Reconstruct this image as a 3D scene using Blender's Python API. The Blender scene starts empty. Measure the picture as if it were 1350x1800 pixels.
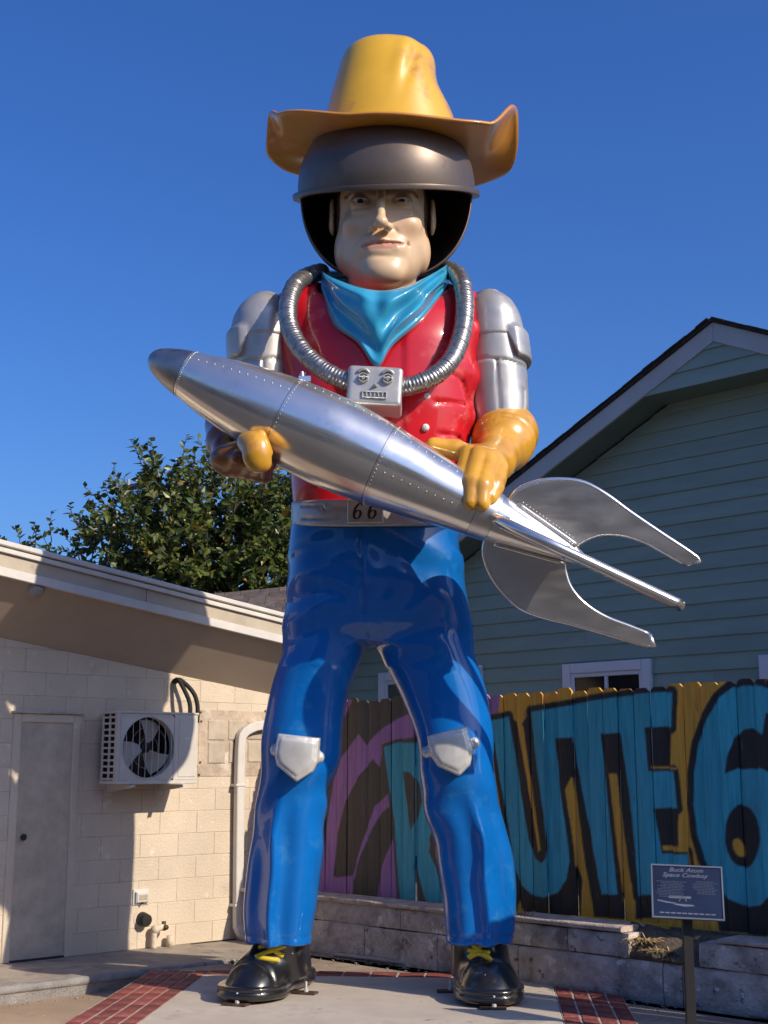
import bpy, math, random
import numpy as np
from mathutils import Vector

# ------------------------------------------------------------------ camera, light, exposure
scene = bpy.context.scene
FPX, HORIZON, CAM_H = 2300.0, 445.0, 1.62           # focal length and horizon in photo pixels (1350 x 1800)
PITCH = math.atan(HORIZON / FPX)
cam = bpy.data.cameras.new('camera'); camo = bpy.data.objects.new('camera', cam)
scene.collection.objects.link(camo); scene.camera = camo
camo.location = (0, 0, CAM_H); camo.rotation_euler = (math.pi / 2 + PITCH, 0, 0)
cam.sensor_fit = 'VERTICAL'; cam.sensor_height = 36; cam.lens = 36 * FPX / 1800; cam.clip_end = 2000; cam.clip_start = 0.05
SUN_AZ, SUN_EL = math.radians(36), math.radians(33)   # azimuth measured from +X towards the camera (-Y)
TO_SUN = Vector((math.cos(SUN_AZ) * math.cos(SUN_EL), -math.sin(SUN_AZ) * math.cos(SUN_EL), math.sin(SUN_EL)))
world = bpy.data.worlds.new('World'); scene.world = world; world.use_nodes = True
wn = world.node_tree.nodes; wl = world.node_tree.links; wn.clear()
sky = wn.new('ShaderNodeTexSky'); sky.sky_type = 'NISHITA'; sky.sun_disc = False
sky.sun_elevation = SUN_EL; sky.sun_rotation = math.pi / 2 + SUN_AZ
sky.air_density = 1.15; sky.dust_density = 2.4; sky.ozone_density = 9.5; sky.altitude = 200
hs = wn.new('ShaderNodeHueSaturation'); hs.inputs['Hue'].default_value = .512; hs.inputs['Saturation'].default_value = 1.13   # the camera's rendering of the clear sky
bg = wn.new('ShaderNodeBackground'); bg.inputs['Strength'].default_value = 0.15
wo = wn.new('ShaderNodeOutputWorld'); wl.new(sky.outputs[0], hs.inputs['Color']); wl.new(hs.outputs[0], bg.inputs[0]); wl.new(bg.outputs[0], wo.inputs[0])
sl = bpy.data.lights.new('sun', 'SUN'); sl.energy = 4.6; sl.angle = math.radians(0.5); sl.color = (1.0, 0.87, 0.70)
so = bpy.data.objects.new('sun', sl); scene.collection.objects.link(so)
so.rotation_euler = TO_SUN.to_track_quat('Z', 'Y').to_euler(); so.location = (8, -6, 12)
vs = scene.view_settings; vs.view_transform = 'Standard'; vs.look = 'None'; vs.exposure = 0.06; vs.gamma = 1.0
scene.cycles.max_bounces = 7; scene.cycles.use_denoising = True
rng = np.random.default_rng(66); random.seed(66)

# ------------------------------------------------------------------ photo pixel -> point at a known depth / on a known plane
_F = np.array([0, math.cos(PITCH), math.sin(PITCH)]); _U = np.array([0, -math.sin(PITCH), math.cos(PITCH)]); _C = np.array([0, 0, CAM_H])
def _ray(x, y): return FPX * _F + (x - 675) * np.array([1., 0, 0]) + (900 - y) * _U
def at(x, y, Y): d = _ray(x, y); return _C + d * Y / d[1]
def atz(x, y, z=0.0): d = _ray(x, y); return _C + d * (z - CAM_H) / d[2]
def atp(x, y, P, n): d = _ray(x, y); return _C + d * np.dot(n, np.asarray(P) - _C) / np.dot(n, d)

# ------------------------------------------------------------------ objects
COL = scene.collection
ORG = {}
def setp(o, label=None, cat=None, group=None, kind=None):
    if label: o['label'] = label
    if cat: o['category'] = cat
    if group: o['group'] = group
    if kind: o['kind'] = kind
    return o
def thing(name, label, cat, loc=(0, 0, 0), group=None):
    o = bpy.data.objects.new(name, None); COL.objects.link(o); o.location = loc; o.empty_display_size = .2
    ORG[o.name] = np.array(loc, float); return setp(o, label, cat, group)
def mk(name, V, Fc, m, parent=None, smooth=False, sharp=None, colors=None, loc=None):
    """one mesh object; V in world metres, stored relative to the thing it belongs to"""
    V = np.asarray(V, float).reshape(-1, 3)
    org = ORG[parent.name] if parent is not None else (np.zeros(3) if loc is None else np.array(loc, float))
    me = bpy.data.meshes.new(name)
    me.from_pydata((V - org).tolist(), [], [tuple(int(i) for i in f) for f in Fc]); me.update()
    if colors is not None:
        ca = me.color_attributes.new('paint', 'FLOAT_COLOR', 'POINT')
        cc = np.ones((len(V), 4), np.float32); cc[:, :3] = colors; ca.data.foreach_set('color', cc.ravel())
    if smooth: me.polygons.foreach_set('use_smooth', [True] * len(me.polygons))
    if sharp: me.set_sharp_from_angle(angle=math.radians(sharp))
    me.materials.append(m)
    o = bpy.data.objects.new(name, me); COL.objects.link(o)
    if parent is not None: o.parent = parent
    else: o.location = org
    ORG[o.name] = org
    return o
def struct(o): o['kind'] = 'structure'; return o

# ------------------------------------------------------------------ shape builders returning (V, F)
def join(*parts):
    V, F, k = [], [], 0
    for v, f in parts:
        v = np.asarray(v, float).reshape(-1, 3); V.append(v); F += [tuple(i + k for i in q) for q in f]; k += len(v)
    return np.vstack(V), F
def inset(P, c):
    P = np.asarray(P, float); n = len(P); out = []
    A = 0.5 * np.sum(P[:, 0] * np.roll(P[:, 1], -1) - np.roll(P[:, 0], -1) * P[:, 1]); s = 1 if A > 0 else -1
    for i in range(n):
        p0, p1, p2 = P[i - 1], P[i], P[(i + 1) % n]
        d1 = (p1 - p0) / (np.linalg.norm(p1 - p0) + 1e-9); d2 = (p2 - p1) / (np.linalg.norm(p2 - p1) + 1e-9)
        n1 = np.array([-d1[1], d1[0]]) * s; n2 = np.array([-d2[1], d2[0]]) * s
        b = n1 + n2; l = max(np.dot(b, n1), .35); out.append(p1 + b * c / l)
    return np.array(out)
def prism(poly, fr, d0, d1, c=0.0, back=True):
    """polygon in plane coordinates of frame fr=(O,eu,ev,en), from depth d0 out to d1, front edge chamfered by c"""
    O, eu, ev, en = fr; P = np.asarray(poly, float)
    A = 0.5 * np.sum(P[:, 0] * np.roll(P[:, 1], -1) - np.roll(P[:, 0], -1) * P[:, 1])
    if A < 0: P = P[::-1]
    n = len(P); rings = [(P, d0), (P, d1 - c)] + ([(inset(P, c), d1)] if c > 0 else [])
    V = np.vstack([O + p[:, :1] * eu + p[:, 1:2] * ev + d * en for p, d in rings])
    F = []
    for r in range(len(rings) - 1):
        for i in range(n): j = (i + 1) % n; F.append((r * n + i, r * n + j, (r + 1) * n + j, (r + 1) * n + i))
    F.append(tuple((len(rings) - 1) * n + i for i in range(n)))
    if back: F.append(tuple(reversed(range(n))))
    if np.dot(np.cross(eu, ev), en) < 0: F = [tuple(reversed(f)) for f in F]
    return V, F
def clip(poly, a, b, c):
    """keep a*u+b*v<=c"""
    out = []; n = len(poly)
    for i in range(n):
        p, q = poly[i], poly[(i + 1) % n]; fp = a * p[0] + b * p[1] - c; fq = a * q[0] + b * q[1] - c
        if fp <= 0: out.append(p)
        if (fp < 0 < fq) or (fq < 0 < fp): t = fp / (fp - fq); out.append((p[0] + t * (q[0] - p[0]), p[1] + t * (q[1] - p[1])))
    return out
def rect(u0, v0, u1, v1): return [(u0, v0), (u1, v0), (u1, v1), (u0, v1)]
def box(x0, y0, z0, x1, y1, z1, c=0.0):
    fr = (np.zeros(3), np.array([1., 0, 0]), np.array([0, 1., 0]), np.array([0, 0, 1.]))
    return prism(rect(x0, y0, x1, y1), fr, z0, z1, c)
def catmull(P, n):
    P = np.asarray(P, float); Q = np.vstack([2 * P[0] - P[1], P, 2 * P[-1] - P[-2]]); out = []
    for i in range(len(P) - 1):
        a, b, c, d = Q[i:i + 4]
        for t in np.arange(n) / n:
            out.append(.5 * (2 * b + (c - a) * t + (2 * a - 5 * b + 4 * c - d) * t * t + (3 * b - a - 3 * c + d) * t ** 3))
    out.append(P[-1]); return np.array(out)
def tube(P, r, k=10, caps=True, flat=None):
    """r scalar or per-point; flat=(axis,scale) squashes the section"""
    P = np.asarray(P, float); n = len(P); r = np.broadcast_to(np.asarray(r, float), (n,))
    T = np.gradient(P, axis=0); T /= np.linalg.norm(T, axis=1)[:, None] + 1e-9
    up = np.array([0, 0, 1.]) if abs(T[0][2]) < .9 else np.array([1., 0, 0])
    N = np.cross(T[0], up); N /= np.linalg.norm(N); V = []
    for i in range(n):
        N = N - T[i] * np.dot(N, T[i]); N /= np.linalg.norm(N) + 1e-9; B = np.cross(T[i], N)
        for j in range(k):
            a = 2 * math.pi * j / k; V.append(P[i] + r[i] * (math.cos(a) * N + math.sin(a) * B))
    V = np.array(V); F = [(i * k + j, i * k + (j + 1) % k, (i + 1) * k + (j + 1) % k, (i + 1) * k + j) for i in range(n - 1) for j in range(k)]
    if caps: F += [tuple(reversed(range(k))), tuple((n - 1) * k + j for j in range(k))]
    return V, F
def revolve(prof, O, ax, k=48, sx=1.0, ref=None, a0=0, a1=2 * math.pi):
    """profile [(t,r)] about axis ax through O"""
    ax = np.asarray(ax, float) / np.linalg.norm(ax)
    ref = np.array([0, 0, 1.]) if ref is None else np.asarray(ref, float)
    if abs(np.dot(ref, ax)) > .95: ref = np.array([1., 0, 0])
    e1 = ref - ax * np.dot(ref, ax); e1 /= np.linalg.norm(e1); e2 = np.cross(ax, e1); full = abs(a1 - a0 - 2 * math.pi) < 1e-6
    m = k if full else k + 1; V = []
    for t, r in prof:
        for j in range(m):
            a = a0 + (a1 - a0) * j / k; V.append(np.asarray(O) + ax * t + r * (math.cos(a) * e1 + sx * math.sin(a) * e2))
    F = []
    for i in range(len(prof) - 1):
        for j in range(k if full else m - 1):
            j2 = (j + 1) % m; F.append((i * m + j, i * m + j2, (i + 1) * m + j2, (i + 1) * m + j))
    return np.array(V), F
def ico(c, r, s=(1, 1, 1), k=8):
    V, F = [], []; h = k // 2 + 1
    for i in range(h + 1):
        a = math.pi * i / h
        for j in range(k): b = 2 * math.pi * j / k; V.append((c[0] + r * s[0] * math.sin(a) * math.cos(b), c[1] + r * s[1] * math.sin(a) * math.sin(b), c[2] + r * s[2] * math.cos(a)))
    for i in range(h):
        for j in range(k):
            q = (i * k + j, (i + 1) * k + j, (i + 1) * k + (j + 1) % k, i * k + (j + 1) % k); F.append(q)
    return np.array(V), F

# ------------------------------------------------------------------ signed-distance modelling (numpy) for the cast fibreglass figure
def surfnet(f, lo, hi, h, proj=2):
    lo = np.array(lo, float); n = np.maximum(np.ceil((np.array(hi) - lo) / h).astype(int) + 1, 3)
    ax = [lo[i] + h * np.arange(n[i]) for i in range(3)]
    G = f(*[g.astype(np.float32) for g in np.meshgrid(*ax, indexing='ij')])
    S = G < 0
    corners = [(i, j, k) for i in (0, 1) for j in (0, 1) for k in (0, 1)]
    sl_ = lambda c: tuple(slice(c[d], n[d] - 1 + c[d]) for d in range(3))
    cnt = sum(S[sl_(c)].astype(np.int8) for c in corners); act = (cnt > 0) & (cnt < 8)
    idx = np.full(act.shape, -1, np.int64); cells = np.argwhere(act); idx[act] = np.arange(len(cells))
    acc = np.zeros((len(cells), 3)); num = np.zeros(len(cells))
    for a in corners:
        for d in range(3):
            if a[d] == 0:
                b = list(a); b[d] = 1
                ga = G[tuple((cells + a).T)]; gb = G[tuple((cells + b).T)]; m = (ga < 0) != (gb < 0)
                t = np.where(m, ga / np.where(m, ga - gb, 1), 0)
                p = np.tile(np.array(a, float), (len(cells), 1)); p[:, d] += t
                acc[m] += p[m]; num[m] += 1
    V = lo + h * (cells + acc / num[:, None]); F = []
    for d in range(3):
        e1, e2 = (d + 1) % 3, (d + 2) % 3
        sA = [slice(None)] * 3; sB = [slice(None)] * 3; sA[d] = slice(0, n[d] - 1); sB[d] = slice(1, n[d])
        ch = S[tuple(sA)] != S[tuple(sB)]; E = np.argwhere(ch)
        E = E[(E[:, e1] > 0) & (E[:, e2] > 0) & (E[:, e1] < n[e1] - 1) & (E[:, e2] < n[e2] - 1)]
        if not len(E): continue
        o1 = np.zeros(3, int); o1[e1] = 1; o2 = np.zeros(3, int); o2[e2] = 1
        q = np.stack([idx[tuple((E - o1 - o2).T)], idx[tuple((E - o2).T)], idx[tuple(E.T)], idx[tuple((E - o1).T)]], 1)
        flip = ~S[tuple(E.T)]; q[flip] = q[flip][:, ::-1]
        F.append(q[(q >= 0).all(1)])
    F = np.vstack(F)
    for _ in range(proj):
        e = h * .5; x, y, z = V.T
        g = np.stack([f(x + e, y, z) - f(x - e, y, z), f(x, y + e, z) - f(x, y - e, z), f(x, y, z + e) - f(x, y, z - e)], 1) / (2 * e)
        v = f(x, y, z); s = (v / np.maximum((g * g).sum(1), .2)); s = np.clip(s, -.5 * h, .5 * h); V = V - g * s[:, None]
    return V, F.tolist()
def smin(a, b, k): h = np.clip(.5 + .5 * (b - a) / k, 0, 1); return b + (a - b) * h - k * h * (1 - h)
def smax(a, b, k): return -smin(-a, -b, k)
def ell(X, Y, Z, c, r):
    q = np.sqrt(((X - c[0]) / r[0]) ** 2 + ((Y - c[1]) / r[1]) ** 2 + ((Z - c[2]) / r[2]) ** 2) + 1e-6
    g = np.sqrt(((X - c[0]) / r[0] ** 2) ** 2 + ((Y - c[1]) / r[1] ** 2) ** 2 + ((Z - c[2]) / r[2] ** 2) ** 2) + 1e-6
    return q * (q - 1) / g
def capsule(X, Y, Z, a, b, r0, r1=None):
    r1 = r0 if r1 is None else r1; a = np.array(a, float); b = np.array(b, float); d = b - a
    t = np.clip(((X - a[0]) * d[0] + (Y - a[1]) * d[1] + (Z - a[2]) * d[2]) / np.dot(d, d), 0, 1)
    return np.sqrt((X - a[0] - t * d[0]) ** 2 + (Y - a[1] - t * d[1]) ** 2 + (Z - a[2] - t * d[2]) ** 2) - (r0 + (r1 - r0) * t)
def pchip(x, y, q):
    x = np.asarray(x, float); y = np.asarray(y, float); o = np.argsort(x); x, y = x[o], y[o]; h = np.diff(x); dl = np.diff(y) / h
    m = np.zeros_like(y); m[0], m[-1] = dl[0], dl[-1]
    for i in range(1, len(x) - 1):
        m[i] = 0 if dl[i - 1] * dl[i] <= 0 else 2 * dl[i - 1] * dl[i] / (dl[i - 1] + dl[i])
    q = np.clip(q, x[0], x[-1]); i = np.clip(np.searchsorted(x, q) - 1, 0, len(x) - 2); t = (q - x[i]) / h[i]
    return ((1 + 2 * t) * (1 - t) ** 2 * y[i] + t * (1 - t) ** 2 * h[i] * m[i] + t * t * (3 - 2 * t) * y[i + 1] + t * t * (t - 1) * h[i] * m[i + 1])
def loft(X, Y, Z, rows, n=2.0):
    """rows: (z, cx, cy, rx, ry)"""
    R = np.array(rows, float); cx, cy, rx, ry = [pchip(R[:, 0], R[:, i], Z) for i in (1, 2, 3, 4)]
    q = (np.abs((X - cx) / rx) ** n + np.abs((Y - cy) / ry) ** n) ** (1 / n)
    f = (q - 1) * np.minimum(rx, ry)
    return np.maximum(f, np.maximum(R[:, 0].min() - Z, Z - R[:, 0].max()))
class Lump:
    def __init__(s, freq, seed, n=9):
        r = np.random.default_rng(seed); s.k = r.normal(size=(n, 3)); s.k *= freq * r.uniform(.6, 1.5, (n, 1)) / np.linalg.norm(s.k, axis=1)[:, None]; s.p = r.uniform(0, 6.28, n)
    def __call__(s, X, Y, Z, sc=(1, 1, 1)):
        return sum(np.sin(X * sc[0] * k[0] + Y * sc[1] * k[1] + Z * sc[2] * k[2] + p) for k, p in zip(s.k, s.p)) / math.sqrt(len(s.p))

# ------------------------------------------------------------------ materials
def mat(name, col, rough=.6, metal=0., coat=0., var=.12, nscale=6., bump=.0, bscale=60., spots=None, attr=None, spec=.5, aniso=0., col2=None, crough=.06, stretch=None, rvar=.0, detail=4., rnd=0.):
    m = bpy.data.materials.new(name); m.use_nodes = True; N = m.node_tree.nodes; L = m.node_tree.links
    b = N['Principled BSDF']; b.inputs['Roughness'].default_value = rough; b.inputs['Metallic'].default_value = metal
    b.inputs['Coat Weight'].default_value = coat; b.inputs['Coat Roughness'].default_value = crough; b.inputs['Specular IOR Level'].default_value = spec
    b.inputs['Anisotropic'].default_value = aniso
    tc = N.new('ShaderNodeTexCoord'); vec = tc.outputs['Object']
    if stretch:
        mp = N.new('ShaderNodeMapping'); mp.inputs['Scale'].default_value = stretch; L.new(vec, mp.inputs[0]); vec = mp.outputs[0]
    nz = N.new('ShaderNodeTexNoise'); nz.inputs['Scale'].default_value = nscale; nz.inputs['Detail'].default_value = detail; nz.inputs['Roughness'].default_value = .62; L.new(vec, nz.inputs['Vector'])
    mx = N.new('ShaderNodeMix'); mx.data_type = 'RGBA'; mx.blend_type = 'MIX'
    c = np.array(col); d = np.array(col2) if col2 is not None else c * (1 - 2.2 * var)
    rp = N.new('ShaderNodeMapRange'); rp.inputs[1].default_value = .3; rp.inputs[2].default_value = .7; L.new(nz.outputs[0], rp.inputs[0]); L.new(rp.outputs[0], mx.inputs['Factor'])
    if attr:
        at_ = N.new('ShaderNodeAttribute'); at_.attribute_name = attr
        dk = N.new('ShaderNodeMix'); dk.data_type = 'RGBA'; dk.blend_type = 'MULTIPLY'; dk.inputs['Factor'].default_value = 1
        dk.inputs['B'].default_value = (1 - 2.2 * var,) * 3 + (1,); L.new(at_.outputs['Color'], dk.inputs['A'])
        L.new(dk.outputs['Result'], mx.inputs['A']); L.new(at_.outputs['Color'], mx.inputs['B'])
    else:
        mx.inputs['A'].default_value = (*np.clip(d, 0, 1), 1); mx.inputs['B'].default_value = (*np.clip(c * (1 + (0 if col2 is not None else var * .6)), 0, 1), 1)
    res = mx.outputs['Result']
    if spots:   # (colour, scale, threshold, softness): stains, chips and wear with shapes of their own
        for sc_, ss, th, sf in spots:
            n2 = N.new('ShaderNodeTexNoise'); n2.inputs['Scale'].default_value = ss; n2.inputs['Detail'].default_value = 6; n2.inputs['Roughness'].default_value = .65; L.new(vec, n2.inputs['Vector'])
            r2 = N.new('ShaderNodeMapRange'); r2.inputs[1].default_value = th; r2.inputs[2].default_value = th + sf; L.new(n2.outputs[0], r2.inputs[0])
            m2 = N.new('ShaderNodeMix'); m2.data_type = 'RGBA'; L.new(r2.outputs[0], m2.inputs['Factor']); L.new(res, m2.inputs['A']); m2.inputs['B'].default_value = (*sc_, 1); res = m2.outputs['Result']
    if rnd:   # each piece a shade of its own
        oi = N.new('ShaderNodeObjectInfo'); rr_ = N.new('ShaderNodeMapRange'); rr_.inputs[3].default_value = 1 - rnd; rr_.inputs[4].default_value = 1 + rnd; L.new(oi.outputs['Random'], rr_.inputs[0])
        vm = N.new('ShaderNodeVectorMath'); vm.operation = 'SCALE'; L.new(res, vm.inputs[0]); L.new(rr_.outputs[0], vm.inputs['Scale']); res = vm.outputs[0]
    L.new(res, b.inputs['Base Color'])
    if rvar:
        r3 = N.new('ShaderNodeMapRange'); r3.inputs[1].default_value = .3; r3.inputs[2].default_value = .7; r3.inputs[3].default_value = max(rough - rvar, .02); r3.inputs[4].default_value = rough + rvar
        n3 = N.new('ShaderNodeTexNoise'); n3.inputs['Scale'].default_value = nscale * 2.3; n3.inputs['Detail'].default_value = 5; L.new(vec, n3.inputs['Vector']); L.new(n3.outputs[0], r3.inputs[0]); L.new(r3.outputs[0], b.inputs['Roughness'])
    if bump:
        bn = N.new('ShaderNodeTexNoise'); bn.inputs['Scale'].default_value = bscale; bn.inputs['Detail'].default_value = 5; L.new(vec, bn.inputs['Vector'])
        bp = N.new('ShaderNodeBump'); bp.inputs['Strength'].default_value = bump; bp.inputs['Distance'].default_value = .02; L.new(bn.outputs[0], bp.inputs['Height']); L.new(bp.outputs[0], b.inputs['Normal'])
        if coat: L.new(bp.outputs[0], b.inputs['Coat Normal'])
    return m
# ------------------------------------------------------------------ ground and paving
M = {}
M['tan'] = mat('tan_pavement', (.40, .29, .19), .9, var=.12, nscale=1.2, bump=.25, bscale=90, spots=[((.24, .18, .125), 1.6, .55, .14), ((.20, .15, .11), 7, .64, .05), ((.47, .38, .28), 9, .64, .08)])
M['slab'] = mat('concrete_slab', (.54, .465, .375), .85, var=.10, nscale=1.6, bump=.2, bscale=120, spots=[((.36, .31, .26), 1.7, .55, .16), ((.27, .225, .185), 5.0, .63, .05), ((.25, .21, .18), 26, .68, .04)])
M['apron'] = mat('worn_concrete', (.36, .28, .21), .9, var=.18, nscale=2.5, bump=.4, bscale=60, spots=[((.20, .15, .11), 4, .55, .12), ((.5, .42, .34), 12, .63, .06)])
M['walk'] = mat('walkway_concrete', (.40, .34, .27), .9, var=.18, nscale=2.5, bump=.4, bscale=70, spots=[((.21, .18, .15), 3, .52, .12), ((.12, .10, .09), 22, .66, .05)])
M['kerb'] = mat('kerb_concrete', (.30, .28, .26), .9, var=.2, nscale=7, bump=.5, bscale=60, spots=[((.55, .5, .42), 16, .64, .05)])
M['brick'] = mat('red_brick', (.27, .065, .05), .8, var=.22, nscale=2.2, bump=.35, bscale=90, spots=[((.36, .13, .10), 5, .58, .1), ((.12, .05, .045), 9, .62, .06)], rnd=.28)
M['grout'] = mat('grout', (.48, .40, .33), .95, var=.15, nscale=8, bump=.3)
M['soil'] = mat('dry_soil', (.15, .115, .08), .95, var=.25, nscale=5, bump=.7, bscale=40)
LOW = -.13
V, F = [(-400, -400, LOW), (400, -400, LOW), (400, 500, LOW), (-400, 500, LOW)], [(0, 1, 2, 3)]
struct(mk('ground', V, F, M['tan']))
M['asph'] = mat('asphalt', (.085, .075, .065), .9, var=.2, nscale=3, bump=.4, bscale=80)
struct(mk('unseen_road', [(-60, -30, LOW + .006), (60, -30, LOW + .006), (60, 8.3, LOW + .006), (-60, 8.3, LOW + .006)], [(0, 1, 2, 3)], M['asph']))  # asphalt added out of view, brought close to darken the rocket's reflections
# statue pad: four corners of the concrete, then the brick border around it (rotated about 5 degrees to the view)
PD = math.radians(4.6); px_, py_ = np.array([math.cos(PD), -math.sin(PD), 0]), np.array([math.sin(PD), math.cos(PD), 0])
PO = np.array([-1.575, 8.85, 0.])                    # front end of the left inner edge
PW, PL, BW = 2.72, 1.98, .47                          # pad width, visible length, brick band width
frP = (PO, px_, py_, np.array([0, 0, 1.]))
pad = mk('statue_pad', *prism(rect(.004, -.5, PW - .004, PL - .004), frP, LOW, 0.0, .006), M['slab'], loc=(0, 9, 0)); struct(pad)
bed = mk('brick_bed', *join(prism(rect(-BW - .004, -.5, 0, PL + BW / 2), frP, LOW - .1, -.004), prism(rect(PW, -.5, PW + BW, PL + BW / 2), frP, LOW - .1, -.004), prism(rect(0, PL, PW, PL + BW / 2), frP, LOW - .1, -.004)), M['grout'], loc=(0, 9, 0)); struct(bed)
bl, bw, g = .205, .105, .012
bmesh_ = {}
for q in range(3):
    c = rng.uniform(-.004, .004, 4)
    poly = [(-bl / 2 + c[0], -bw / 2), (bl / 2, -bw / 2 + c[1] * .5), (bl / 2 + c[2], bw / 2), (-bl / 2, bw / 2 + c[3] * .5)]
    v, f = prism(poly, (np.zeros(3), np.array([1., 0, 0]), np.array([0, 1., 0]), np.array([0, 0, 1.])), -.05, .0, .005, back=False)
    for rot in (0, 1):
        vv = v.copy()
        if rot: vv[:, [0, 1]] = v[:, [1, 0]] * [1, -1]
        me = bpy.data.meshes.new('brick'); me.from_pydata(vv.tolist(), [], f); me.materials.append(M['brick']); bmesh_[q, rot] = me
def lay(u, v, rot):
    o = bpy.data.objects.new('brick', bmesh_[int(rng.integers(3)), rot]); COL.objects.link(o); o.parent = bed
    p = PO + px_ * u + py_ * v + np.array([0, 0, rng.uniform(-.001, .004)]) - ORG[bed.name]
    o.location = p; o.rotation_euler = (rng.normal() * .008, rng.normal() * .008, -PD + rng.normal() * .012)
for side in (0, 1):
    u0 = -BW if side == 0 else PW
    for r in range(4):
        u = u0 + (r + .5) * BW / 4; k = 0; v = PL + BW / 2 - (bl / 2) - (.1 if r % 2 and side else .05)
        while v > -.35: lay(u, v, 1); v -= bl + g
for r in range(2):
    v = PL + (r + .5) * BW / 4; u = .11
    while u < PW - .08: lay(u, v, 0); u += bl + g
# worn concrete between the pad, the block building and the garden wall
FA, FB = np.array([-.341, 11.887, 0]), np.array([2.509, 9.019, 0])
fd = (FB - FA) / np.linalg.norm(FB - FA); fn = np.array([fd[1], -fd[0], 0]); UP = np.array([0, 0, 1.])
frF = (FA, fd, UP, fn)                                # garden-wall / fence frame: u along, v up, towards the camera
pl = PO + px_ * (-BW)
ap = [pl + py_ * -.5, PO + px_ * (PW + BW + 3) + py_ * -.5, FA + fd * 9 - fn * .1, FA - fd * 2.5 - fn * .1, pl + py_ * 4, pl + py_ * 1.1]
struct(mk('apron', [tuple(p[:2]) + (-.02,) for p in ap], [tuple(range(len(ap)))], M['apron']))
# raised walkway along the block building
WD = math.radians(42); wd = np.array([math.cos(WD), math.sin(WD), 0]); wnrm = np.array([wd[1], -wd[0], 0])
WA = (atz(12, 1694) + atz(231, 1669)) / 2; WA[2] = 0
frW = (WA, wd, UP, wnrm)                              # block wall frame: u along to the right, v up, out of the wall
walkw = 1.06
walk = mk('walkway', *prism(rect(-4, 0.0, 1.2, walkw - .012), (WA + UP * .0, wd, wnrm, UP), LOW, .0), M['walk'], loc=(-2, 11, 0)); struct(walk)
struct(mk('walkway_end', *prism(rect(1.2, 0.0, 4.2, walkw - .012), (WA, wd, wnrm, UP), LOW, -.008), M['walk'], loc=(-1, 12, 0)))
kp = [(0, LOW), (.02, LOW), (.035, -.055), (.045, -.05), (.05, -.03), (.046, -.008), (.03, .003), (-.02, .004), (-.02, LOW)]
k = thing('kerb', None, None, tuple(WA + wnrm * walkw)); k['kind'] = 'structure'
for s0, s1 in ((-4, -1.35), (-1.34, .62), (.63, 1.25)):
    rr = []
    for s in (s0, s1): rr += [WA + wd * s + wnrm * (walkw + a) + UP * b for a, b in kp]
    n = len(kp); f = [(i, (i + 1) % n, n + (i + 1) % n, n + i) for i in range(n)] + [tuple(reversed(range(n))), tuple(range(n, 2 * n))]
    mk('kerb_stone', rr, f, M['kerb'], k, smooth=True, sharp=50)
# ------------------------------------------------------------------ the statue
YS = 9.9
def q(x, y, dy=0.0): return at(x, y, YS + dy)
def sc(y, dy=0.0): return np.linalg.norm(q(676, y, dy) - q(675, y, dy))      # metres per photo pixel there
def rows(lst, ry, cy=None, dyz=0.0):
    """(py, xl, xr) silhouette rows -> loft rows; ry/cy are lists or scalars"""
    out = []
    for i, (py, xl, xr) in enumerate(lst):
        a, b = q(xl, py), q(xr, py); r = ry[i] if isinstance(ry, (list, tuple)) else ry; c = 0 if cy is None else (cy[i] if isinstance(cy, (list, tuple)) else cy)
        out.append((q(675, py, dyz)[2], (a[0] + b[0]) / 2, YS + c, (b[0] - a[0]) / 2, r))
    return out
M['blue'] = mat('blue_gloss_paint', (.003, .135, .47), .35, coat=.75, var=.10, nscale=1.3, spots=[((.004, .15, .48), 2.2, .6, .2), ((.03, .19, .46), 6, .56, .2), ((.30, .36, .42), 5, .73, .008)], crough=.05, spec=.12, rvar=.12)
M['red'] = mat('red_gloss_paint', (.58, .012, .022), .34, coat=.7, var=.08, nscale=1.5, spots=[((.66, .11, .11), 3.5, .54, .18)], crough=.09, spec=.2)
M['silver'] = mat('silver_paint', (.50, .49, .47), .42, metal=.55, var=.10, nscale=3.2, bump=.03, bscale=18, rvar=.10)
M['padsilver'] = mat('kneepad_paint', (.66, .65, .61), .36, metal=.35, var=.10, nscale=5, bump=.05, bscale=18, rvar=.08)
M['yellow'] = mat('hat_yellow_paint', (.74, .42, .018), .32, coat=.8, var=.06, nscale=2.2, spots=[((.52, .22, .06), 2.4, .585, .12), ((.25, .11, .03), 22, .72, .04)], crough=.10)
M['brim'] = mat('brim_shaded_paint', (.58, .24, .03), .36, coat=.6, var=.08, nscale=2.2, spots=[((.42, .18, .05), 2.0, .60, .14)], crough=.12)  # hat yellow turned browner: the underside's shade is put into the brim colour
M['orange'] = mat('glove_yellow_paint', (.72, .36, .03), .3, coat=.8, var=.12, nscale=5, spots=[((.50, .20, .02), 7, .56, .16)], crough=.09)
M['glove_shaded'] = mat('glove_shaded_paint', (.26, .085, .015), .35, coat=.5, var=.2, nscale=9, spots=[((.32, .12, .03), 14, .58, .08)], crough=.12, spec=.2)  # glove yellow darkened to brown, the left fist's shade put into its colour
M['skyblue'] = mat('bandana_blue_paint', (.035, .33, .54), .3, coat=.8, var=.10, nscale=3, crough=.06, spec=.2)
M['helmet'] = mat('helmet_bronze_grey', (.17, .13, .105), .42, metal=.55, var=.12, nscale=2.5, bump=.02, bscale=20, spots=[((.08, .055, .045), 7, .66, .08)])
M['helmin'] = mat('helmet_inside', (.085, .066, .054), .6, var=.2, nscale=4)
M['edge'] = mat('pale_edge', (.6, .58, .54), .6, var=.1)
M['black'] = mat('black_boot_paint', (.012, .012, .013), .28, coat=.7, var=.2, nscale=6, crough=.15, spots=[((.5, .5, .48), 11, .69, .01), ((.09, .085, .08), 3, .56, .15)])
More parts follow.
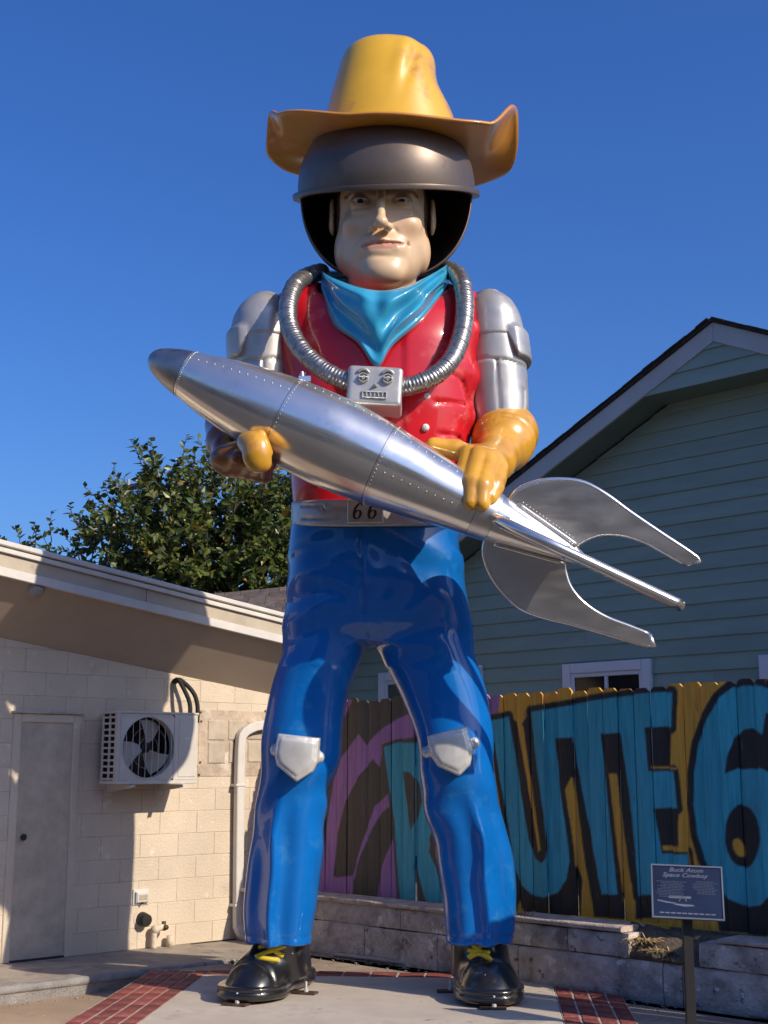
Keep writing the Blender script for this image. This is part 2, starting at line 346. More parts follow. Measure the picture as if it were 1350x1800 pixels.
M['lace'] = mat('yellow_lace_paint', (.62, .46, .02), .5, var=.08)
M['steel'] = mat('rusty_steel', (.16, .10, .075), .6, metal=.6, var=.3, nscale=20)
M['white'] = mat('white_paint', (.72, .71, .68), .5, var=.06)
M['skin'] = mat('flesh_paint', (.6, .4, .25), .42, coat=.25, var=.07, nscale=5, attr='paint', crough=.2)
M['hose'] = mat('hose_metal', (.42, .40, .37), .33, metal=.85, var=.2, nscale=30, rvar=.08)
M['ink'] = mat('black_ink', (.02, .015, .013), .5)

statue = thing('statue', 'giant glossy space cowboy statue in blue trousers, red vest and yellow hat', 'statue', (0, YS, 0))

# ---- trousers ------------------------------------------------------------
pel = rows([(905, 518, 802), (925, 514, 804), (960, 511, 808), (1010, 512, 812), (1060, 509, 817), (1100, 507, 824), (1130, 522, 808)], [.44, .46, .47, .47, .44, .38, .25])
LL = rows([(985, 512, 646), (1050, 510, 650), (1105, 505, 648), (1150, 497, 637), (1230, 475, 612), (1300, 462, 603), (1345, 460, 598), (1400, 453, 579), (1500, 440, 571), (1580, 431, 563), (1635, 431, 553), (1660, 433, 551)],
          [.34, .35, .34, .31, .28, .27, .27, .27, .28, .29, .285, .285], [0, 0, 0, -.02, -.04, -.06, -.06, -.03, .0, .02, .02, .02])
RL = rows([(985, 640, 809), (1050, 645, 816), (1105, 655, 826), (1150, 672, 836), (1230, 708, 858), (1300, 732, 867), (1345, 739, 867), (1400, 743, 874), (1500, 768, 899), (1580, 779, 905), (1635, 782, 902), (1660, 782, 897)],
          [.34, .35, .34, .31, .28, .27, .27, .27, .28, .29, .285, .285], [0, 0, 0, -.02, -.04, -.06, -.06, -.03, .0, .02, .02, .02])
l1, l2, l3, l4 = Lump(5, 1), Lump(9, 2), Lump(14, 3), Lump(3, 4)
crx, _, crz = q(648, 1095)
def axis_at(R, Z): R = np.array(R); return pchip(R[:, 0], R[:, 1], Z), pchip(R[:, 0], R[:, 2], Z), pchip(R[:, 0], R[:, 3], Z)
def gauss(t, s): return np.exp(-(t / s) ** 2)
zk = q(675, 1320)[2]; zh = q(675, 1643)[2]; zt = q(675, 930)[2]
def trousers(X, Y, Z):
    a = loft(X, Y, Z, LL, 2.15); b = loft(X, Y, Z, RL, 2.15); p = loft(X, Y, Z, pel, 2.3)
    f = smin(smin(a, p, .09), smin(b, p, .09), .035)
    front = np.clip((YS + .05 - Y) / .15, 0, 1)
    for R, s in ((LL, -1), (RL, 1)):
        cx, cy, rx = axis_at(R, Z); ang = (X - cx) / rx; near = np.clip(1 - (np.abs(X - cx) - rx) / .1, 0, 1) * (np.abs(X - cx) < rx + .2)
        low = np.clip((zk - .25 - Z) / .35, 0, 1); c0 = -.28 if s < 0 else .22
        wob = .10 * np.sin(Z * 5.1 + s) + .05 * np.sin(Z * 11 + 2 * s)
        f = f - near * front * low * (.042 * gauss(ang - c0 - wob * .6, .15) - .022 * gauss(ang - c0 - wob * .6 - .36, .22) - .022 * gauss(ang - c0 - wob * .6 + .36, .22))
        # bunched folds around the knee and down the outer side
        kn = gauss(Z - zk + .32, .22)
        f = f - near * kn * .006 * np.sin(15 * (Z + .45 * s * (X - cx)) + 3 * np.sin(3 * X) + s)
        side = np.clip((s * ang - .55) / .4, 0, 1)
        f = f - near * side * .004 * np.sin(9 * Z + 2.2 * np.sin(5 * Z) + Y * 6)
        inn = np.clip((-s * ang - .5) / .4, 0, 1)
        f = f - near * inn * .006 * np.sin(12 * Z + 2.5 * np.sin(4 * Z + 1) + Y * 5 + s)
        f = f + near * .008 * gauss(Z - zh, .012)
    # folds radiating from the crotch
    rr = np.sqrt((X - crx) ** 2 + (Z - crz) ** 2); an = np.arctan2(Z - crz, X - crx)
    f = f - front * gauss(rr - .42, .3) * .007 * np.sin(9 * an + 2.0 * np.sin(2.1 * rr * 4)) * (Z > crz - .35)
    f = f + front * .02 * gauss(X - crx + .045 - .01 * np.sin(3 * Z), .018) * (Z > crz + .02)
    f = f - front * .007 * np.sin(19 * Z + 5 * np.abs(X - crx) + 2 * np.sin(4 * X)) * gauss(Z - crz - .42, .25)
    f = f - .0045 * l1(X, Y, Z, (1, 1, .6)) - .0028 * l2(X, Y, Z, (1, 1, .5)) - .0032 * l3(X, Y, Z, (1, 1, .32)) - .0006 * l3(X, Y, Z)
    return smax(f, q(675, 1657)[2] - Z, .012)
tb = mk('trousers', *surfnet(trousers, (-1.3, YS - .75, q(675, 1660)[2] - .04), (1.3, YS + .75, q(675, 903)[2] + .03), .021), M['blue'], statue, smooth=True)

# ---- belt and buckle -----------------------------------------------------
BR = rows([(875, 517, 801), (884, 512, 806), (922, 512, 806), (932, 515, 803)], [.47, .50, .52, .49])
def belt(X, Y, Z):
    Z = Z + .10 * np.clip((YS - Y) / .55, 0, 1)
    f = loft(X, Y, Z, BR, 2.4)
    z1, z2 = q(675, 881)[2], q(675, 925)[2]; f = smax(f, np.maximum(Z - z1, z2 - Z), .02)
    zm = (z1 + z2) / 2; fr = (Y < YS)
    for (x0, x1, zz) in ((-.62, -.45, zm + .055), (-.45, -.22, zm + .022), (-.62, -.33, zm - .04), (.35, .6, zm + .03), (.2, .5, zm - .04)):
        f = f + fr * .014 * gauss(Z - zz, .007) * (X > x0) * (X < x1)
    for (xx, a, b) in ((-.45, zm + .02, zm + .055), (-.33, zm - .04, zm + .022), (.35, zm - .03, zm + .03)):
        f = f + fr * .014 * gauss(X - xx, .008) * (Z > a) * (Z < b)
    return f - .003 * l2(X, Y, Z)
bz1, bz2 = q(675, 878)[2], q(675, 928)[2]
belto = mk('belt', *surfnet(belt, (-.85, YS - .68, bz2 - .14), (.85, YS + .68, bz1 + .03), .015), M['silver'], statue, smooth=True)
bc = at(643, 901, YS - .56); bs = sc(900, -.56)
frB = (bc, np.array([1., 0, 0]), np.array([0, .05, 1.]) / math.hypot(.05, 1), np.array([0, -1., 0]))
buck = mk('buckle', *prism(rect(-33 * bs, -20 * bs, 31 * bs, 22 * bs), frB, -.10, .02, .012), M['silver'], belto)
mk('buckle_rim', *join(*[prism(rect(*r), frB, .01, .03, .004) for r in ((-32 * bs, -19 * bs, 30 * bs, -16 * bs), (-32 * bs, 18.5 * bs, 30 * bs, 21 * bs), (-32 * bs, -15.9 * bs, -29 * bs, 18.4 * bs), (27 * bs, -15.9 * bs, 30 * bs, 18.4 * bs))]), M['silver'], buck)
def six(cx, cy, s):
    """a heavy '6' with swelling strokes as a flat ribbon"""
    t = np.linspace(0, 1, 40); pts = []
    for u in t:
        if u < .45:
            a = u / .45; pts.append((.42 - .62 * math.sin(a * 1.45), 1.0 - 1.05 * a ** 1.1))
        else:
            a = (u - .45) / .55 * 2 * math.pi; pts.append((-.0 - .38 * math.cos(a) * 1 + .18, -.42 - .42 * math.sin(a) * 1 + .37 - .0))
    P = np.array(pts); P[P[:, 1] < -10] = 0
    arc = [(.34, .93), (.12, .98), (-.16, .80), (-.36, .42), (-.44, -.05), (-.38, -.5), (-.16, -.82), (.10, -.86), (.34, -.66), (.42, -.36), (.34, -.04), (.12, .12), (-.12, .06), (-.32, -.12), (-.40, -.3)]
    C = catmull(arc, 5); T = np.gradient(C, axis=0); T /= np.linalg.norm(T, axis=1)[:, None]; Nn = np.stack([-T[:, 1], T[:, 0]], 1)
    w = .06 + .12 * np.abs(T[:, 1]) ** 1.5; V = []; F = []
    for i in range(len(C)):
        for sgn in (-1, 1):
            p = C[i] + sgn * Nn[i] * w[i]; p = np.array([p[0] + .22 * p[1], p[1]])
            V.append(frB[0] + frB[1] * (cx + p[0] * s * .9) + frB[2] * (cy + p[1] * s) + frB[3] * .0235)
    for i in range(len(C) - 1): F.append((2 * i, 2 * i + 1, 2 * i + 3, 2 * i + 2))
    dot = [frB[0] + frB[1] * (cx + (.42 + .2 * 1 + .12 * math.cos(a)) * s * .9 - .1 * s) + frB[2] * (cy + (.78 + .12 * math.sin(a)) * s) + frB[3] * .0237 for a in np.linspace(0, 6.283, 13)[:-1]]
    return join((V, F), (dot, [tuple(range(12))]))
mk('numeral', *six(-14 * bs, 1.0 * bs, 15 * bs), M['ink'], buck); mk('numeral', *six(12 * bs, 1.5 * bs, 15 * bs), M['ink'], buck)

# ---- torso with vest ------------------------------------------------------
TR = rows([(905, 518, 799), (880, 514, 804), (850, 511, 812), (780, 505, 828), (700, 495, 839), (640, 488, 846), (580, 481, 850), (545, 477, 852), (525, 482, 849), (510, 503, 832), (497, 545, 800), (486, 585, 770)],
          [.45, .45, .46, .50, .53, .53, .48, .40, .31, .25, .19, .12], [0, 0, 0, -.01, -.02, -.02, 0, .03, .06, .08, .1, .1])
def vest(X, Y, Z):
    f = loft(X, Y, Z, TR, 2.35); fr = np.clip((YS - Y) / .2, 0, 1)
    zc = q(675, 690)[2]
    f = f - fr * .015 * gauss(X - .75, .16) * np.sin(16 * Z + 4 * X + 1.5 * np.sin(3 * Z)) * (Z < zc + .5)
    f = f - fr * .004 * gauss(X + .62, .14) * np.sin(15 * Z - 5 * X)
    cx = q(690, 690)[0]; zb = q(675, 800)[2]; f = f - fr * .03 * gauss(X - cx, .03) * 0
    # vest opening edge: overlapping front
    xe = q(708, 760)[0]; f = f - fr * .012 * np.clip((X - xe) / .015, 0, 1)
    # pocket welts on the vest
    for (x0, y0, x1, y1) in ((765, 645, 815, 660), (765, 706, 818, 700), (772, 760, 808, 757), (808, 757, 824, 775), (815, 660, 830, 690)):
        a, b = q(x0, y0, -.5), q(x1, y1, -.5); f = f + fr * .016 * np.exp(-(np.maximum(capsule(X, Y * 0 + a[1], Z, (a[0], a[1], a[2]), (b[0], a[1], b[2]), 0), 0) / .012) ** 2)
    f = smax(f, -ell(X, Y, Z, q(672, 500, -.12), (.52, .56, .45)), .03)
    return f - .010 * l1(X, Y, Z) - .004 * l2(X, Y, Z) - .0015 * l3(X, Y, Z)
mk('vest', *surfnet(vest, (-1.05, YS - .75, q(675, 905)[2] - .03), (1.05, YS + .75, q(675, 483)[2] + .03), .021), M['red'], statue, smooth=True)
for bx_, by_ in ((750, 697), (748, 752)):
    c = at(bx_, by_, YS - .50); v, f = revolve([(-.06, .028), (.012, .028), (.024, .02), (.026, .004)], c, (0.05, -1, .05), 14); mk('button', v, f, M['white'], statue, smooth=True)

# ---- armoured sleeves -----------------------------------------------------
AL = rows([(526, 448, 490), (532, 438, 492), (545, 424, 505), (570, 411, 515), (600, 407, 520), (640, 409, 520), (700, 413, 518), (760, 420, 510), (800, 428, 496)], [.14, .19, .24, .29, .30, .29, .28, .27, .24])
AR = rows([(521, 838, 876), (527, 834, 886), (538, 825, 899), (565, 818, 913), (600, 814, 920), (640, 814, 925), (700, 818, 928), (750, 826, 926), (795, 846, 918)], [.14, .19, .24, .29, .30, .29, .28, .28, .24])
zs1, zs2 = q(675, 606)[2], q(675, 650)[2]
def sleeve(R, s):
    def f_(X, Y, Z):
        f = loft(X, Y, Z, R, 2.2); fr = (Y < YS + .05); cx, cy, rx = axis_at(R, Z); a = (X - cx) / rx
        f = f + .014 * gauss(Z - zs2 + .03 * a * s, .008) + fr * .012 * gauss(a + .05 * s, .045) * (Z < zs2)
        f = f + fr * .010 * gauss(a - .8 * s, .05) * (Z < zs2 - .2)
        return f - .007 * l1(X, Y, Z) - .0035 * l2(X, Y, Z)
    return f_
def plate(R, s):
    base = sleeve(R, s)
    def f_(X, Y, Z):
        cx, cy, rx = axis_at(R, Z); a = s * (X - cx) / rx; out = np.clip((a - .35) / .3, 0, 1)
        edge = zs1 - .17 * out
        f = loft(X, Y, Z, R, 2.2) - (.009 + .032 * out * np.clip((zs1 + .10 - Z) / .05, 0, 1)) - .007 * l1(X, Y, Z)
        f = smax(f, edge - Z, .012)
        return np.maximum(f, -(loft(X, Y, Z, R, 2.2) + .03))
    return f_
for R, s in ((AL, -1), (AR, 1)):
    xs = [r[1] for r in R]; lo = (min(xs) - .42, YS - .42, R[-1][0] - .03); hi = (max(xs) + .42, YS + .42, R[0][0] + .05)
    a = mk('sleeve', *surfnet(sleeve(R, s), lo, hi, .018), M['silver'], statue, smooth=True)
    mk('shoulder_plate', *surfnet(plate(R, s), (lo[0], lo[1], zs1 - .25), (hi[0], hi[1], hi[2] + .06), .016), M['silver'], a, smooth=True)

# ---- gloves ---------------------------------------------------------------
def glove_right():
    E0, W0 = q(886, 772, -.10), q(868, 812, -.52); K = q(852, 812, -.78)
    tipY = -1.18
    fing = [((823, 797, -.86), (814, 842, -1.04), (812, 872, -1.10), .062), ((841, 800, -.92), (829, 850, -1.13), (827, 884, -1.16), .064), ((860, 808, -.92), (848, 855, -1.14), (847, 884, -1.17), .063), ((879, 822, -.88), (868, 855, -1.08), (862, 874, -1.14), .058)]
    def f_(X, Y, Z):
        f = capsule(X, Y, Z, E0, W0, .225, .155)
        rim = capsule(X, Y, Z, q(888, 764, -.06), q(885, 776, -.17), .258, .25); f = smin(f, rim, .02)
        d = W0 - E0; d /= np.linalg.norm(d); tt = (X - E0[0]) * d[0] + (Y - E0[1]) * d[1] + (Z - E0[2]) * d[2]
        f = f + .016 * gauss(tt - .12, .016)
        pm = ell(X, Y, Z, q(850, 815, -.76), (.17, .24, .115)); f = smin(f, pm, .10)
        f = smin(f, capsule(X, Y, Z, W0, q(848, 812, -.75), .15, .13), .06)
        g = None
        for a, b, c, r in fing:
            h = smin(capsule(X, Y, Z, q(*a), q(*b), r * 1.08, r), capsule(X, Y, Z, q(*b), q(*c), r, r * .82), .02)
            g = h if g is None else smin(g, h, .007)
        f = smin(f, g, .028)
        th = smin(capsule(X, Y, Z, q(838, 806, -.70), q(800, 790, -.78), .085, .075), capsule(X, Y, Z, q(800, 790, -.78), q(762, 782, -.80), .075, .055), .03)
        f = smin(f, th, .04)
        return f - .004 * l2(X, Y, Z) - .003 * l3(X, Y, Z)
    return surfnet(f_, (.25, YS - 1.35, q(675, 895, -1)[2] - .05), (1.35, YS + .25, q(675, 730, 0)[2] + .12), .0145)
mk('glove', *glove_right(), M['orange'], statue, smooth=True)
def glove_left():
    E0, W0 = q(440, 730, -.05), q(392, 776, -.60)
    def f_(X, Y, Z):
        f = capsule(X, Y, Z, E0, W0, .19, .135)
        f = smin(f, capsule(X, Y, Z, q(396, 748, -.35), q(404, 790, -.72), .16, .13), .05)
        palm = ell(X, Y, Z, q(430, 808, -.92), (.235, .20, .135)); f = smin(f, palm, .08)
        for i in range(4):   # fingers wrapped under the hull
            a, b, c = q(404 + 17 * i, 800 + 6 * i, -.62 - .0 * i), q(408 + 18 * i, 818 + 5 * i, -.95), q(420 + 15 * i, 806 + 3 * i, -1.12)
            f = smin(f, smin(capsule(X, Y, Z, a, b, .066, .066), capsule(X, Y, Z, b, c, .066, .055), .02), .03)
        return f - .006 * l3(X, Y, Z) - .004 * l2(X, Y, Z)
    return surfnet(f_, (-1.6, YS - 1.4, q(675, 850, -1)[2] - .06), (-.65, YS + .2, q(675, 715)[2] + .2), .0145)
gl = mk('glove', *glove_left(), M['glove_shaded'], statue, smooth=True)
def thumb_left():
    def f_(X, Y, Z):
        f = ell(X, Y, Z, q(452, 795, -1.27), (.105, .095, .145))
        f = smin(f, ell(X, Y, Z, q(436, 778, -1.22), (.07, .07, .075)), .05)
        f = smin(f, capsule(X, Y, Z, q(462, 815, -1.25), q(446, 772, -1.25), .055, .05), .04)
        g = smin(capsule(X, Y, Z, q(438, 768, -1.20), q(458, 766, -1.27), .04, .042), capsule(X, Y, Z, q(458, 766, -1.27), q(472, 795, -1.26), .04, .036), .03)
        return smin(f, g, .010) - .008 * l3(X, Y, Z) - .006 * l2(X, Y, Z)
    return surfnet(f_, (-1.25, YS - 1.5, q(675, 840, -1.2)[2] - .05), (-.65, YS - .95, q(675, 750, -1.2)[2] + .08), .0115)
mk('thumb', *thumb_left(), M['orange'], gl, smooth=True)

# ---- knee pads ------------------------------------------------------------
def sdpoly(X, Z, P):
    P = np.asarray(P, float); d = np.full(X.shape, 1e9); s = np.ones(X.shape)
    for i in range(len(P)):
        a, b = P[i], P[i - 1]; e = b - a; wx, wz = X - a[0], Z - a[1]
        t = np.clip((wx * e[0] + wz * e[1]) / np.dot(e, e), 0, 1); d = np.minimum(d, (wx - e[0] * t) ** 2 + (wz - e[1] * t) ** 2)
        c1 = Z >= a[1]; c2 = Z < b[1]; c3 = e[0] * wz > e[1] * wx
        s = np.where((c1 & c2 & c3) | (~c1 & ~c2 & ~c3), -s, s)
    return s * np.sqrt(d)
for pts, ears, Y0 in (([(488, 1289), (563, 1297), (559, 1340), (550, 1357), (522, 1374), (487, 1345), (482, 1325)], ((483, 1318), (562, 1331)), -.40), ([(751, 1294), (820, 1276), (832, 1318), (826, 1345), (807, 1364), (770, 1347), (755, 1325)], ((750, 1322), (834, 1306)), -.40)):
    P = np.array([q(x, y, Y0)[[0, 2]] for x, y in pts]); cx, cz = P.mean(0); ep = [q(x, y, Y0 + .06) for x, y in ears]
    def kp_(X, Y, Z, P=P, cx=cx, cz=cz, ep=ep):
        d = sdpoly(X, Z, P); yy = YS + Y0 - .035 + 1.1 * ((X - cx) ** 2) + .25 * (Z - cz) ** 2
        f = smax(d, np.abs(Y - yy - .05) - .10, .035) - .004 * l2(X, Y, Z)
        f = f + .008 * gauss(d + .025, .008)
        for e in ep: f = smin(f, ell(X, Y, Z, e, (.034, .035, .042)), .02)
        return f
    mk('knee_pad', *surfnet(kp_, (P[:, 0].min() - .1, YS + Y0 - .2, P[:, 1].min() - .06), (P[:, 0].max() + .1, YS + Y0 + .2, P[:, 1].max() + .06), .0125), M['padsilver'], statue, smooth=True)

# ---- boots ----------------------------------------------------------------
for side, (heel, toe, shx, shp) in enumerate((((-.715, 10.30), (-.925, 9.72), 492, (456, 548)), ((.735, 10.30), (.735, 9.60), 838, (786, 892)))):
    heel = np.array([*heel, .2]); toe = np.array([*toe, .17]); dv = toe - heel; dv[2] = 0; dv /= np.linalg.norm(dv); ctr = (heel + toe) / 2
    nv = np.array([-dv[1], dv[0], 0]); a, b = q(shp[0], 1665, .05), q(shp[1], 1665, .05); sxc = (a[0] + b[0]) / 2; srx = (b[0] - a[0]) / 2
    SR = [(.10, sxc, YS + .14, srx * .86, .26), (.30, sxc, YS + .10, srx * .86, .26), (.60, sxc, YS + .04, srx * .90, .24)]
    def up(X, Y, Z):
        t = (X - heel[0]) * dv[0] + (Y - heel[1]) * dv[1]; w = (X - heel[0]) * nv[0] + (Y - heel[1]) * nv[1]; Lh = np.linalg.norm(toe - heel)
        f = loft(X, Y, Z, SR, 2.2)
        hw = pchip([-.3, 0, .3, .62, .85, 1.1], [.165, .18, .18, .225, .23, .19], t); top = pchip([-.3, .1, .3, .5, .75, 1.1], [.45, .5, .44, .335, .27, .2], t)
        vamp = ((np.abs(w / hw) ** 2.3 + np.abs((Z - .0) / top) ** 2.3 + np.abs(np.clip(t - Lh + .12, 0, 9) / .36) ** 2.3 + np.abs(np.clip(.05 - t, 0, 9) / .26) ** 2.3) ** (1 / 2.3) - 1) * .22
        f = smin(f, vamp, .08); f = np.maximum(f, .06 - Z)
        f = f + .012 * gauss(t - .66, .02) * (Z > .12)
        return f - .006 * l2(X, Y, Z) - .006 * l1(X, Y, Z)
    def sole(X, Y, Z):
        t = (X - heel[0]) * dv[0] + (Y - heel[1]) * dv[1]; w = (X - heel[0]) * nv[0] + (Y - heel[1]) * nv[1]; Lh = np.linalg.norm(toe - heel)
        hw = pchip([-.3, 0, .3, .62, .85, 1.1], [.185, .195, .195, .25, .255, .22], t)
        d = ((np.abs(w / hw) ** 2.5 + np.abs(np.clip(t - Lh + .12, 0, 9) / .40) ** 2.5 + np.abs(np.clip(.05 - t, 0, 9) / .29) ** 2.5) ** (1 / 2.5) - 1) * .25
        f = smax(d, np.maximum(Z - .115, .022 - Z), .02); return f + .008 * gauss(Z - .085, .008) - .002 * l3(X, Y, Z)
    lo = (min(heel[0], toe[0]) - .5, toe[1] - .55, 0); hi = (max(heel[0], toe[0]) + .5, heel[1] + .5, .62)
    bt = mk('boot', *surfnet(up, lo, hi, .017), M['black'], statue, smooth=True)
    mk('sole', *surfnet(sole, (lo[0], lo[1], -.02), (hi[0], hi[1], .18), .014), M['black'], bt, smooth=True)
    def drop(P):   # put a lace point onto the boot surface, from the front
        P = np.array(P, float); ys = np.linspace(YS - .9, YS + .4, 400); v = up(np.full(400, P[0]), ys, np.full(400, P[2])); i = np.argmax(v < 0); return np.array([P[0], ys[i] - .005, P[2]])
    if side == 0: lp = [[(446, 1688), (499, 1668)], [(452, 1661), (494, 1688)], [(450, 1674), (500, 1658)], [(447, 1688), (486, 1694)]]
    else: lp = [[(824, 1658), (866, 1692)], [(861, 1656), (826, 1690)], [(824, 1658), (840, 1664), (861, 1656)], [(826, 1676), (864, 1680)], [(828, 1690), (846, 1682), (866, 1692)]]
    for L_ in lp:
        P = [drop(at(x, y, YS - .35)) for x, y in L_]; P = catmull(P, 5) if len(P) > 2 else np.array([drop(P[0] + (P[1] - P[0]) * t) for t in np.linspace(0, 1, 7)])
        mk('lace', *tube(P, .018, 8), M['lace'], bt, smooth=True)
    for off, s_ in ((-.02, -1), (1.0, 1)):
        c = (heel + dv * (np.linalg.norm(toe - heel) + .27)) if s_ > 0 else heel + dv * .30 + nv * (.26 if side == 0 else -.26); c[2] = 0
        frp = (c, nv, dv, UP); 
        pl_ = mk('anchor_plate', *prism(rect(-.09, -.045, .09, .045), frp, .002, .016, .003), M['steel'], statue)
        v, f = revolve([(.016, .017), (.034, .017), (.034, .009), (.085, .009), (.087, .001)], c + nv * .01 + dv * (.0 if s_ > 0 else -.0), UP, 8); mk('bolt', v, f, M['edge'], pl_)

# ---- hose and chest box ----------------------------------------------------
hp = [(566, 478, .15), (545, 484, -.05), (520, 500, -.30), (507, 535, -.47), (509, 575, -.55), (530, 615, -.64), (565, 648, -.70), (600, 667, -.72), (640, 680, -.72)]
hp2 = [(786, 474, .12), (800, 480, -.10), (813, 500, -.33), (817, 540, -.47), (812, 585, -.55), (795, 630, -.64), (765, 660, -.70), (730, 676, -.72), (690, 684, -.72)]
for hh in (hp, hp2):
    C = catmull([q(*p) for p in hh], 60); L_ = np.concatenate([[0], np.cumsum(np.linalg.norm(np.diff(C, axis=0), axis=1))])
    r = .069 + .0013 * np.sin(L_ / .013 * math.pi) + .004 * (np.sin(L_ / .115 * math.pi * 2) > .90)
    mk('hose', *tube(C, r, 18), M['hose'], statue, smooth=True)
bxc = at(659, 677, YS - .86); s_ = sc(677, -.86); tl = math.radians(3)
exb = np.array([math.cos(tl), 0, -math.sin(tl)]) ; ezb = np.array([math.sin(tl), .10, math.cos(tl)]); ezb /= np.linalg.norm(ezb); enb = np.cross(exb, ezb)
frX = (bxc, exb, ezb, enb)
def bxf(X, Y, Z):
    u = (X - bxc[0]) * exb[0] + (Y - bxc[1]) * exb[1] + (Z - bxc[2]) * exb[2]; v = (X - bxc[0]) * ezb[0] + (Y - bxc[1]) * ezb[1] + (Z - bxc[2]) * ezb[2]; w = (X - bxc[0]) * enb[0] + (Y - bxc[1]) * enb[1] + (Z - bxc[2]) * enb[2]
    a = np.maximum(np.abs(u) - 49 * s_ + .03, 0); b = np.maximum(np.abs(v) - 37 * s_ + .03, 0); c = np.maximum(np.abs(w + .13) - .13 + .03, 0)
    f = np.sqrt(a * a + b * b + c * c) - .03; f = f + np.minimum(np.maximum(np.maximum(np.abs(u) - 49 * s_, np.abs(v) - 37 * s_), np.abs(w + .13) - .13), 0) * .0
    return f - .005 * l2(X, Y, Z) - .002 * l3(X, Y, Z)
chest = mk('chest_box', *surfnet(bxf, bxc - [.35, .40, .28], bxc + [.35, .25, .28], .0125), M['silver'], statue, smooth=True)
def onb(u, v, d=0.0): return bxc + exb * u * s_ + ezb * v * s_ + enb * d
for sx_ in (-21, 22):
    v, f = revolve([(0, 9.5 * s_), (.022, 9.5 * s_), (.03, 8.6 * s_), (.03, 7 * s_), (.012, 6.5 * s_)], onb(sx_, 12, -.006), enb, 24); e = mk('eye_ring', v, f, M['silver'], chest, smooth=True, sharp=40)
    v, f = revolve([(0, 5.5 * s_), (.02, 5 * s_), (.03, 3.5 * s_), (.034, .3 * s_)], onb(sx_, 12, .0), enb, 20); mk('eye_knob', v, f, M['silver'], e, smooth=True)
    mk('eye_slot', *prism(rect(-8 * s_, -1.4 * s_, 8 * s_, 1.4 * s_), (onb(sx_, 12), exb, ezb, enb), .0, .038, .004), M['silver'], e)
    mk('brow', *tube(catmull([onb(sx_ - 10, 23, .008), onb(sx_ - 3, 27.5, .014), onb(sx_ + 4, 27, .014), onb(sx_ + 10, 22, .008)], 6), [.012] * 19, 8), M['silver'], chest, smooth=True)
nv_ = [onb(-5, -4, -.004), onb(5, -4, -.004), onb(0, 5, -.004), onb(0, -2.5, .05)]
mk('nose', nv_, [(0, 1, 3), (1, 2, 3), (2, 0, 3), (2, 1, 0)], M['silver'], chest)
mth = mk('mouth', *join(*[prism(rect(*[k * s_ for k in r]), (onb(0, 0), exb, ezb, enb), -.01, .016, .003) for r in ((-22, -25, 22, -23), (-22, -14, 22, -12), (-22, -22.9, -20, -14.1), (20, -22.9, 22, -14.1))]), M['silver'], chest)
for t in range(5): mk('tooth', *prism(rect((-15.5 + 7 * t) * s_, -22.5 * s_, (-12.5 + 7 * t) * s_, -14.5 * s_), (onb(0, 0), exb, ezb, enb), -.01, .012, .003), M['silver'], mth)

# ---- bandana ---------------------------------------------------------------
topc = catmull([(640, 478, .48), (575, 474, .30), (566, 474, -.02), (572, 480, -.26), (594, 490, -.46), (632, 503, -.60), (674, 508, -.64), (716, 500, -.62), (752, 484, -.48), (776, 470, -.26), (785, 464, -.02), (778, 464, .30), (710, 474, .48)], 8)
botc = catmull([(640, 515, .50), (570, 515, .34), (562, 518, .02), (569, 532, -.32), (588, 568, -.54), (628, 596, -.68), (662, 640, -.72), (690, 602, -.70), (738, 560, -.62), (774, 518, -.38), (788, 500, -.02), (784, 500, .34), (710, 512, .50)], 8)
nu, nvv = len(topc), 26; V = []
for j in range(nvv):
    t = j / (nvv - 1)
    for i in range(nu):
        a, b = topc[i], botc[i]; p = a + (b - a) * t; u = i / (nu - 1) * 2 - 1
        bul = .10 * math.sin(math.pi * min(t * 1.15, 1)) * (1 - .5 * abs(u)) + .075 * math.exp(-((t - .10) / .12) ** 2)
        fold = .058 * math.sin(8.5 * t + 7.5 * abs(u + .03) - 1.2 + .9 * math.sin(5 * u)) * math.sin(math.pi * min(t * 1.02, 1)) + .030 * math.sin(12 * t - 13 * u + 2 * math.sin(5 * u)) * math.sin(math.pi * t) + .016 * math.sin(23 * u + 1.5 * math.sin(9 * u)) * (1 - t) ** 2
        P = q(p[0], p[1], p[2] - bul - fold); V.append(P)
V += [np.array(v) + np.array([0, .07, -.015]) for v in V[:nu * nvv]]; m_ = nu * nvv
F = [(j * nu + i, (j + 1) * nu + i, (j + 1) * nu + i + 1, j * nu + i + 1) for j in range(nvv - 1) for i in range(nu - 1)]
F += [tuple(m_ + k for k in reversed(f)) for f in F]
for i in range(nu - 1): F.append((i, i + 1, m_ + i + 1, m_ + i)); k = (nvv - 1) * nu; F.append((k + i + 1, k + i, m_ + k + i, m_ + k + i + 1))
for j in range(nvv - 1): F.append(((j + 1) * nu, j * nu, m_ + j * nu, m_ + (j + 1) * nu)); k = nu - 1; F.append((j * nu + k, (j + 1) * nu + k, m_ + (j + 1) * nu + k, m_ + j * nu + k))
F = [tuple(reversed(f)) for f in F]
bd = mk('bandana', V, F, M['skyblue'], statue, smooth=True)
ss = bd.modifiers.new('smooth', 'SUBSURF'); ss.levels = ss.render_levels = 1
